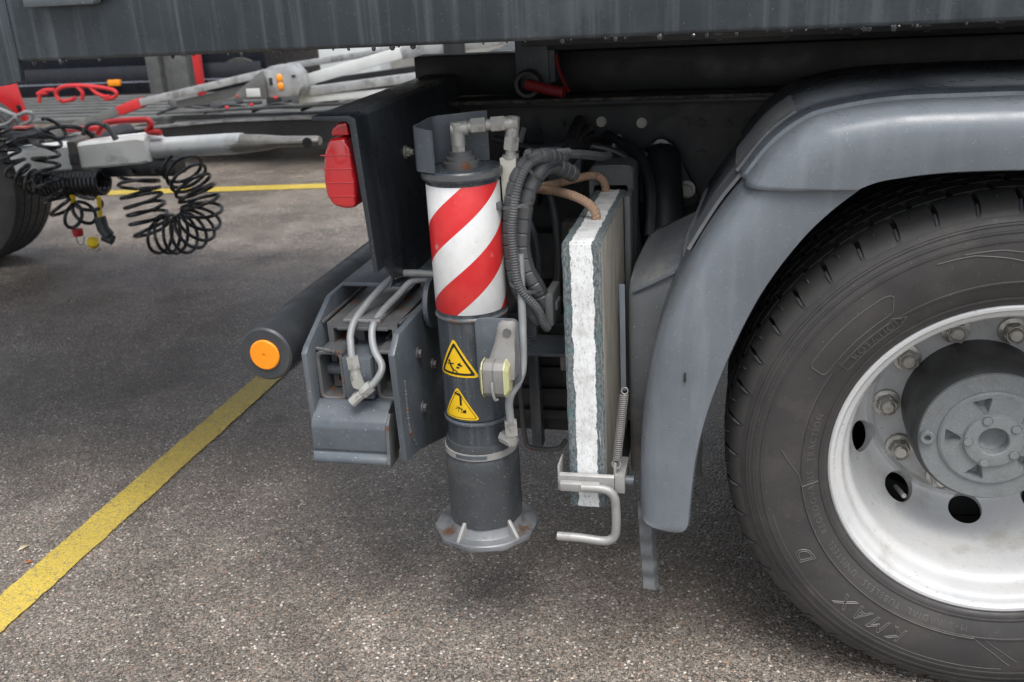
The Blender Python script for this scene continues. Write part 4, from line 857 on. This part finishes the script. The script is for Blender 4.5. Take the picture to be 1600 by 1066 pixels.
side_line(arc_(172, 150, .352)[::1], .0008)
side_line([(-94, .3475), (-88, .375), (-84, .40)], .0011); side_line([(-91, .3475), (-86, .37), (-82, .392)], .0008)
side_line(arc_(-86, -165, .408, 20), .0006)
side_line([(112, .405), (104, .402), (96, .388), (88, .372)], .0011); side_line([(106, .407), (98, .404), (92, .395)], .0011)
# inner twin tyre, hidden in the arch but closing it off
g = G(); g.lathe([(.30, .345), (.34, .33), (.42, .325), (.465, .34), (.484, .37), (.484, .58), (.465, .62), (.30, .61)], WC, (0, 1, 0), 72); g = squash(g)
g.lathe([(.30, .35), (.26, .36), (.25, .5), (.12, .5)], WC, (0, 1, 0), 48)
obj('inner_tyre', g, M['tread'], T)
g = G(); g.lathe([(.30, 1.81), (.34, 1.79), (.42, 1.785), (.484, 1.82), (.484, 2.36), (.42, 2.4), (.30, 2.38), (.2, 2.2), (.1, 2.15)], WC, (0, 1, 0), 64); obj('far_tyres', squash(g), M['tread'], T)

# ------------------------------------------------------------------ stabiliser pad board with its rope (slides out of the holder)
PB = (-.741, .22, .35)
S = thing('support_pad', 'thick grey pad board with white painted edge and tan rope, upright in its holder', 'pad', PB)
g = G(); b = bmesh.new(); bmesh.ops.create_cube(b, size=1)
for v in b.verts: v.co = Vector((-.741+v.co.x*.071, .22+v.co.y*.445, .614+v.co.z*.534))
bmesh.ops.bevel(b, geom=list(b.edges), offset=.0035, segments=2, affect='EDGES'); bmesh.ops.subdivide_edges(b, edges=[e for e in b.edges if e.calc_length() > .05], cuts=24, use_grid_fill=True)
rnd = random.Random(9)
for v in b.verts: v.co += Vector((rnd.uniform(-1, 1), rnd.uniform(-1, 1), rnd.uniform(-1, 1)))*.0007
g.bm(b); obj('board', g, M['board'], S, sharp=60)
rope = [(-.738, .17, .868), (-.738, .17, .895), (-.755, .18, .911), (-.786, .2, .921), (-.828, .24, .922), (-.865, .28, .917), (-.889, .32, .911), (-.874, .36, .906), (-.84, .4, .907), (-.808, .42, .911), (-.781, .43, .914), (-.762, .425, .91), (-.752, .42, .895), (-.750, .42, .868)]
for k in range(3): obj('rope_strand', G().tube(helix(rope, .0050, 26, 16, 2*PI*k/3), .0044, 8), M['rope'], S)
g = G(); rnd = random.Random(4); Rr = resample(cr(rope, 10), 420)
for i in range(10, 410):
    for _ in range(2):
        d = Vector((rnd.gauss(0, 1), rnd.gauss(0, 1), rnd.gauss(0, 1))).normalized(); p = Rr[i]+d*.0075; q = p+d*rnd.uniform(.001, .0035)+Vector((rnd.gauss(0, .001), 0, 0)); e = d.orthogonal()*.00025
        g.add([p-e, p+e, q], [(0, 1, 2)])
obj('rope_fuzz', g, M['rope'], S, kind='stuff')
for x, y in ((-.738, .17), (-.750, .42)): obj('rope_hole', G().lathe([(.0125, .8815), (.0150, .8822), (.016, .8812)], (x, y, 0), UP, 20), M['board'], S)

# ------------------------------------------------------------------ parked trailer: drawbar, hoses, wheel
D = thing('trailer', 'white trailer with drawbar, black coiled hoses and one wheel in view', 'trailer', (-4.4, 2.85, 0))
g = G(); X = (-6.5, -3.33); 
rows = [[(x, 2.70, z0), (x, 2.70, z1), (x, 2.715, z1+.015), (x, 2.86, z1+.015), (x, 2.875, z1), (x, 2.875, z0), (x, 2.86, z0-.012), (x, 2.715, z0-.012)] for x, z0, z1 in ((-6.5, .44, .58), (-4.2, .49, .60), (-3.74, .525, .632), (-3.36, .552, .662), (-3.32, .56, .655))]
g.loft(rows, True); g.f += [tuple(range(8)), tuple(range(39, 31, -1))]; db = obj('drawbar', g, M['white'], D, 'white box section drawbar')
g = G(); g.lathe([(.0, 0), (.045, 0), (.056, .01), (.056, .09), (.051, .10), (.051, .40), (.052, .42), (.050, .52), (0, .53)], (-3.36, 2.79, .602), Vector((1, 0, .035)), 32); obj('drawbar_tube', g, mat('bright zinc tube', (.52, .55, .56), .42, .15, var=(.62, .65, .66), scuff=((.35, .36, .36), 9, .54, .6)), D, 'grey galvanised tube at the drawbar front')
g = G(); rows = []
for x, hy, hz, z in ((-2.95, .05, .050, .615), (-2.84, .052, .047, .617), (-2.74, .054, .040, .620), (-2.63, .056, .026, .624), (-2.52, .056, .024, .624), (-2.46, .05, .024, .624), (-2.435, .03, .02, .624)):
    rows.append([(x, 2.79+hy*math.cos(t), z+hz*math.sin(t)) for t in [2*PI*k/16 for k in range(16)]])
g.loft(rows, True); g.f += [tuple(range(16)), tuple(range(len(g.v)-1, len(g.v)-17, -1))]; obj('towing_eye', g, mat('worn eye steel', (.2, .195, .18), .5, .3, var=(.4, .39, .36), scuff=((.03, .03, .03), 7, .5, .9)), D)
obj('eye_tip', G().lathe([(.0, 0), (.025, 0), (.025, .006), (0, .006)], (-2.475, 2.735, .625), (0, -1, 0), 16), M['black'], D)
g = G(); g.prism([(2.69, .50), (2.69, .66), (2.88, .68), (2.88, .50)], 'x', -3.745, -3.695, .003); obj('strap', g, mat('grey webbing', (.12, .115, .105), .8), db)
obj('strap_buckle', G().box(-3.74, -3.695, 2.677, 2.69, .545, .60, .004), M['rubber'], db)
g = G(); g.box(-3.66, -3.2, 2.74, 2.85, .47, .545, .01); g.box(-3.45, -3.25, 2.72, 2.86, .49, .55, .01); g.cyl((-3.43, 2.70, .50), (-3.43, 2.74, .50), .016, n=12); g.cyl((-3.3, 2.70, .505), (-3.3, 2.74, .505), .012, n=12); obj('underside_gear', g, M['black'], D)
g = G(); g.tube(cr([(-3.60, 2.75, .685), (-3.575, 2.75, .715), (-3.54, 2.75, .738), (-3.47, 2.75, .746), (-3.33, 2.75, .75), (-3.305, 2.75, .745), (-3.297, 2.75, .72), (-3.32, 2.75, .695), (-3.28, 2.75, .688), (-3.25, 2.75, .686)]), .0155, 12); obj('red_handle', g, M['red'], db, 'bent red tube handle on the drawbar')
g = G(); g.box(-3.82, -3.60, 2.80, 2.86, .69, .715, .005); obj('red_bar', g, M['red'], D)
coils = []
obj('coiled_hose', G().tube(helix([(-4.05, 2.6, .76), (-4.025, 2.6, .66), (-4.00, 2.6, .56), (-3.94, 2.6, .495), (-3.86, 2.6, .455)], .058, 7, 22), .0092, 8), M['coil'], D)
obj('coiled_hose', G().tube(helix([(-3.715, 2.6, .76), (-3.77, 2.59, .68), (-3.795, 2.58, .6), (-3.795, 2.57, .5), (-3.785, 2.57, .42), (-3.755, 2.58, .335), (-3.70, 2.59, .305), (-3.64, 2.6, .335), (-3.60, 2.6, .42)], .06, 11, 22), .0092, 8), M['coil'], D)
obj('coiled_hose', G().tube(helix([(-3.92, 2.66, .455), (-3.56, 2.66, .462)], .055, 15, 16), .0125, 8), M['coil'], D)
obj('coiled_hose', G().tube(helix([(-3.33, 2.62, .50), (-3.325, 2.6, .43), (-3.31, 2.6, .34), (-3.30, 2.6, .26), (-3.275, 2.6, .215), (-3.20, 2.6, .212), (-3.12, 2.6, .215), (-3.05, 2.6, .255), (-3.01, 2.6, .32), (-3.015, 2.6, .40), (-3.06, 2.62, .48), (-3.12, 2.66, .54)], .094, 20, 24), .0088, 8), M['coil'], D)
obj('hose', G().tube(cr([(-4.02, 2.66, .69), (-3.9, 2.66, .70), (-3.78, 2.66, .735), (-3.66, 2.66, .735), (-3.6, 2.67, .71), (-3.58, 2.68, .68)]), .012, 8), M['coil'], D)
obj('hose', G().tube(cr([(-3.62, 2.66, .70), (-3.58, 2.66, .745), (-3.52, 2.66, .75), (-3.47, 2.66, .72), (-3.45, 2.68, .67)]), .011, 8), M['conduit'], D)
obj('hose', G().tube(cr([(-3.48, 2.65, .75), (-3.46, 2.65, .72), (-3.44, 2.65, .67)]), .011, 8), M['conduit'], D)
obj('hose_sleeve', G().tube([(-3.705, 2.6, .41), (-3.715, 2.6, .35)], .013, 10), M['yellow'], D)
obj('hose_sleeve', G().tube([(-3.56, 2.6, .40), (-3.575, 2.6, .29)], .011, 10), M['yellow'], D)
g = G(); g.lathe([(0, 0), (.022, 0), (.026, .012), (.026, .035), (0, .04)], (-3.708, 2.585, .205), (0, 0, 1), 16); obj('red_coupling', g, M['red'], D)
g = G(); g.tube([(-3.577, 2.6, .30), (-3.572, 2.6, .24), (-3.545, 2.6, .20)], .03, 12); g.tube([(-3.575, 2.6, .2), (-3.53, 2.6, .18)], .026, 12); obj('plug_body', g, M['rubber'], D)
g = G(); g.lathe([(0, 0), (.026, 0), (.028, .006), (.028, .03), (0, .034)], (-3.622, 2.57, .165), Vector((.3, -.4, .5)), 18); obj('yellow_coupling', g, M['yellow'], D)
g = G(); g.tube(cr([(-3.73, 2.59, .20), (-3.715, 2.58, .165), (-3.69, 2.58, .165), (-3.68, 2.59, .20)]), .004, 6); g.tube(cr([(-3.64, 2.57, .16), (-3.615, 2.56, .135), (-3.59, 2.57, .14)]), .004, 6); obj('coupling_wire', g, M['fitting'], D)
g = G(); g.tube(cr([(-4.3, 2.78, .87), (-4.15, 2.77, .82), (-4.06, 2.77, .785), (-4.0, 2.77, .80), (-3.965, 2.77, .79), (-3.985, 2.77, .755), (-4.05, 2.77, .735)]), .011, 8); g.tube(cr([(-4.3, 2.75, .72), (-4.17, 2.75, .735), (-4.10, 2.75, .75), (-4.05, 2.75, .78)]), .011, 8); obj('latch_lever', g, M['grey_light'], D)
g = G(); g.box(-4.22, -3.98, 2.72, 2.82, .645, .72, .015); g.cyl((-4.05, 2.70, .70), (-3.85, 2.70, .69), .02, n=10); obj('latch_body', g, M['black'], D)
obj('latch_pad', G().box(-4.07, -3.99, 2.72, 2.8, .722, .735, .004), mat('faded red pad', (.45, .12, .11), .5), D)
g = G(); g.prism([(-4.75, .55), (-4.27, .60), (-4.275, .74), (-4.30, .915), (-4.75, .95)], 'y', 3.1, 3.13, .004); obj('red_panel', g, M['red'], D, 'flat red sheet panel')
obj('panel_bolt', G().cyl((-4.295, 3.09, .79), (-4.295, 3.1, .79), .012, n=10), M['black'], D)
g = G(); TW = Vector((-4.53, 2.66, .455)); 
g.lathe([(.22, .03), (.30, .005), (.40, .0), (.44, .012), (.452, .04), (.452, .062), (.444, .064), (.444, .071), (.452, .073), (.452, .115), (.444, .117), (.444, .125), (.452, .127), (.452, .175), (.444, .177), (.444, .185), (.452, .187), (.452, .235), (.444, .237), (.444, .245), (.452, .247), (.452, .29), (.44, .31), (.40, .32), (.22, .3)], TW, (0, 1, 0), 96)
for i, v in enumerate(g.v): g.v[i] = (v[0], v[1], max(.003, v[2]))
tw = obj('trailer_wheel', g, M['tread'], D, 'black trailer tyre with siped tread')
g = G()
for k in range(70):
    a = 2*PI*k/70
    for y in (.017+.04, .095, .15, .21, .268):
        p = TW+Vector((.4525*math.cos(a), y-.01, .4525*math.sin(a))); q = TW+Vector((.4525*math.cos(a+.05), y+.012, .4525*math.sin(a+.05)))
        if p.z > .02: g.tube([p, (p+q)/2+Vector((math.cos(a), 0, math.sin(a)))*.0005, q], .0022, 4)
obj('tread_sipes', g, M['black'], tw, kind='stuff')
g = G(); g.box(-5.6, -4.2, 2.72, 2.86, .5, .56); g.cyl((-4.53, 2.7, .455), (-4.53, 4.4, .455), .06); g.lathe([(.25, .03), (.2, .05), (0, .05)], TW, (0, 1, 0), 32); obj('axle', g, M['black'], D)

# ------------------------------------------------------------------ low car transporter behind
K = thing('car_transporter', 'low grey car transporter with white ramp beams and a control box', 'transporter', (-3.6, 6.3, 0))
g = G(); g.box(-9.5, -1.2, 5.72, 7.4, .345, .378, .006); dk = obj('deck', g, M['grey_mid'], K)
for k in range(7): obj('deck_rib', G().box(-9.5, -4.6, 5.85+k*.22, 5.89+k*.22, .379, .392, .004), M['grey_mid'], K)
g = G(); g.prism([(-9.2, .20), (-5.4, .30), (-5.2, .335), (-1.2, .345), (-1.2, .18), (-9.2, .12)], 'y', 5.60, 5.64, .004); obj('skirt', g, M['black'], K, 'black skirt along the transporter side')
g = G(); g.prism([(-6.6, .22), (-4.45, .345), (-1.2, .385), (-1.2, .40), (-4.45, .362), (-6.6, .24)], 'y', 5.54, 5.66, .003); obj('side_rail', g, M['grey_light'], K)
g = G(); g.prism([(-5.0, .40), (-1.2, .48), (-1.2, .50), (-5.0, .42)], 'y', 5.66, 5.76, .003); obj('upper_rail', g, M['grey_mid'], K)
def beam3(name, a, b, h, wd, m, label=None):
    a = Vector(a); b = Vector(b); d = b-a; L = d.length; g = G(); R_ = Vector((1, 0, 0)).rotation_difference(d).to_matrix().to_4x4()
    g.box(0, L, -wd/2, wd/2, -h/2, h/2, .006, Matrix.Translation(a) @ R_); return obj(name, g, m, K, label)
beam3('ramp_rail', (-5.9, 5.35, .285), (-5.02, 5.4, .535), .07, .10, M['grey_mid'])
beam3('red_sleeve', (-5.22, 5.39, .475), (-5.02, 5.4, .535), .074, .104, M['red'])
beam3('ramp_rail', (-5.02, 5.4, .535), (-3.75, 5.5, .755), .055, .10, M['grey_light'], 'grey ramp rail rising to the right')
beam3('ramp_rail', (-4.75, 5.5, .50), (-3.9, 5.55, .64), .06, .16, M['grey_mid'])
beam3('ramp_beam', (-3.75, 5.55, .63), (-2.93, 5.6, .815), .085, .08, M['white_panel'], 'white beam rising steeply')
beam3('ramp_beam', (-2.93, 5.602, .81), (-1.6, 5.7, .93), .085, .078, M['grey_light'])
beam3('ramp_beam', (-3.68, 5.45, .568), (-2.55, 5.5, .665), .065, .10, M['grey_light'], 'pale lower beam')
beam3('ramp_beam', (-3.72, 5.452, .512), (-2.55, 5.502, .57), .055, .08, M['white_panel'])
beam3('ramp_rail', (-4.0, 5.9, .72), (-2.0, 6.0, .93), .05, .08, M['grey_light'])
beam3('dark_beam', (-3.7, 5.75, .56), (-1.6, 5.75, .76), .13, .06, M['black'])  # solid black beam behind the pale ramp beams
g = G(); g.box(-2.62, -2.45, 5.4, 5.6, .55, .78, .01); g.cyl((-2.5, 5.5, .7), (-2.5, 5.5, .9), .08); obj('mast', g, M['black'], K)
g = G(); g.prism([(-4.12, .555), (-4.10, .60), (-3.87, .755), (-3.83, .780), (-3.67, .782), (-3.62, .72), (-3.60, .62), (-3.635, .560)], 'y', 5.22, 5.42, .012); cbx = obj('control_box', g, M['grey_light'], K, 'pale grey control box with amber lights')
g = G(); g.prism([(-4.13, .557), (-4.11, .60), (-3.88, .755), (-3.86, .70), (-3.86, .557)], 'y', 5.19, 5.219, .004); obj('control_panel', g, M['grey_mid'], cbx)
obj('white_label', G().box(-4.02, -3.91, 5.186, 5.1895, .572, .632, .001), M['white_panel'], cbx)
for z in (.695, .640): obj('amber_light', G().sphere((-3.755, 5.215, z), .032, 14, .75, .5, 1), M['amber'], cbx)
obj('box_slot', G().box(-3.84, -3.815, 5.212, 5.222, .65, .70, .002), M['black'], cbx)
obj('box_slot', G().box(-3.66, -3.63, 5.212, 5.222, .70, .715, .002), M['black'], cbx)
for k, (x, z) in enumerate(((-3.80, .59), (-4.10, .61), (-4.0, .545), (-4.2, .53))): obj('red_button', G().sphere((x-.0, 5.20, z-.03), .015, 10, 1.2, 1, .8), M['red'], cbx)
for p in ([(-6.20, 6.0, .50), (-6.22, 6.0, .56), (-6.17, 6.0, .605), (-6.06, 6.0, .622), (-5.88, 6.0, .612), (-5.70, 6.0, .585), (-5.64, 6.0, .555), (-5.66, 6.0, .515), (-5.76, 6.0, .50)], [(-6.0, 6.0, .615), (-5.96, 6.0, .56), (-5.98, 6.0, .50)], [(-5.88, 6.0, .61), (-5.83, 6.0, .555), (-5.76, 6.0, .525), (-5.70, 6.0, .52)], [(-6.48, 6.1, .55), (-6.40, 6.1, .58), (-6.3, 6.1, .58)], [(-6.48, 6.1, .48), (-6.45, 6.1, .55), (-6.38, 6.1, .56)], [(-6.2, 6.02, .49), (-6.1, 6.02, .50), (-6.05, 6.02, .52)]):
    obj('red_guard', G().tube(cr(p), .017, 8), M['red'], K)
rnd = random.Random(11)
for k in range(16):
    x = -5.3+k*.17+rnd.uniform(-.05, .05); y = rnd.uniform(5.8, 6.6); z = .38
    g = G(); g.box(x, x+rnd.uniform(.06, .35), y, y+rnd.uniform(.05, .2), z, z+rnd.uniform(.02, .12), .006); obj('deck_fitting', g, M[rnd.choice(['black', 'grey_mid', 'black', 'steel_rusty'])], K)
for k in range(4):
    x = -5.1+k*.42; obj('deck_cable', G().tube(cr([(x, 5.7, .40), (x+.2, 5.75, .45), (x+.45, 5.8, .42), (x+.7, 5.85, .46)]), .012, 6), M['coil'], K)
g = G(); g.box(-4.2, -3.62, 7.0, 7.3, .38, .90, .02); obj('white_locker', g, M['white_panel'], K)
g = G(); g.lathe([(0, 0), (.15, 0), (.16, .04), (.1, .06), (0, .06)], (-5.35, 6.6, .38), (0, 0, 1), 24); obj('deck_disc', g, M['grey_mid'], K)
for x in (-8.2, -2.2): 
    g = G(); g.lathe([(.1, 0), (.22, .0), (.25, .03), (.25, .2), (.22, .23), (.1, .23)], (x, 5.9, .253), (0, 1, 0), 32); obj('wheel', g, M['tread'], K)
g = G(); beam_ = [(-5.16, .43), (-5.10, .43), (-5.09, .80), (-5.10, 1.3), (-5.16, 1.3), (-5.155, .80)]; g.prism(beam_, 'y', 6.48, 6.53, .004); obj('red_post', g, M['red'], K, 'thin red post on the deck')

# ------------------------------------------------------------------ black vehicle and concrete wall at the back
V_ = thing('black_van', 'long black van with a pale trim line and an amber side marker, behind the transporter', 'van', (-7.0, 8.6, 0))
g = G(); g.box(-12, -5.3, 8.2, 10.4, .30, 2.4, .06); vb = obj('body', g, M['dark_body'], V_)
g = G(); g.box(-12, -5.36, 8.188, 8.2, .302, .60, .004); obj('sill_panel', g, M['dark_body'], vb)
g = G(); g.box(-12, -5.38, 8.176, 8.19, .425, .440, .002); obj('trim_line', g, mat('pale trim', (.14, .15, .18), .3), vb)
g = G(); g.box(-7.17, -7.02, 8.15, 8.20, .40, .465, .01); obj('side_marker', g, M['amber'], vb, 'amber side marker')
for x in (-10.5, -5.6): 
    g = G(); g.lathe([(.1, 0), (.3, 0), (.33, .04), (.33, .2), (.1, .22)], (x, 8.19, .335), (0, 1, 0), 32); obj('wheel', g, M['tread'], V_)
g = G(); g.box(-6.48, -6.33, 7.85, 8.05, .0, 2.2, .01); g.box(-6.20, -6.02, 7.85, 8.05, .0, 2.2, .01); g.box(-6.33, -6.20, 7.95, 8.0, 0, 2.2)
obj('grey_column', g, M['grey_mid'], None, 'grey metal column standing between the black van and the transporter', cat='column', origin=(-6.1, 7.95, 0))
g = G(); g.box(-30, 30, 12.4, 12.7, 0, 2.6, .01); wl = obj('concrete_wall', g, M['concrete'], None, 'pale concrete wall behind the transporter', cat='wall', origin=(0, 12.5, 0))
# fallen leaves
lm = mat('orange leaf', (.42, .12, .03), .6, var=(.5, .2, .06)); lm2 = mat('tan leaf', (.5, .42, .28), .6)
def leaf(x, y, rz, s, m, label):
    g = G(); pts = [(-1, 0, 0), (-.6, .35, .1), (0, .5, .16), (.6, .32, .1), (1, 0, .02), (.6, -.32, .12), (0, -.5, .2), (-.6, -.35, .12), (0, 0, .02)]
    Mx = Matrix.Translation((x, y, .0045)) @ Matrix.Rotation(rz, 4, 'Z')
    g.add([Mx @ Vector(p)*1 if False else Mx @ (Vector(p)*s) for p in pts], [(i, (i+1) % 8, 8) for i in range(8)]); o = obj('fallen_leaf', g, m, None, label, cat='leaf', group='fallen leaves', origin=(x, y, .0045))
    o.modifiers.new('thick', 'SOLIDIFY').thickness = .0006
leaf(-2.20, .14, .5, .011, lm, 'small orange leaf by the near end of the yellow line')
leaf(-2.26, .20, 1.2, .016, lm2, 'small pale tan leaf by the near end of the yellow line')
leaf(-3.62, 5.05, .2, .03, lm2, 'tan leaf on the asphalt beyond the far yellow line')
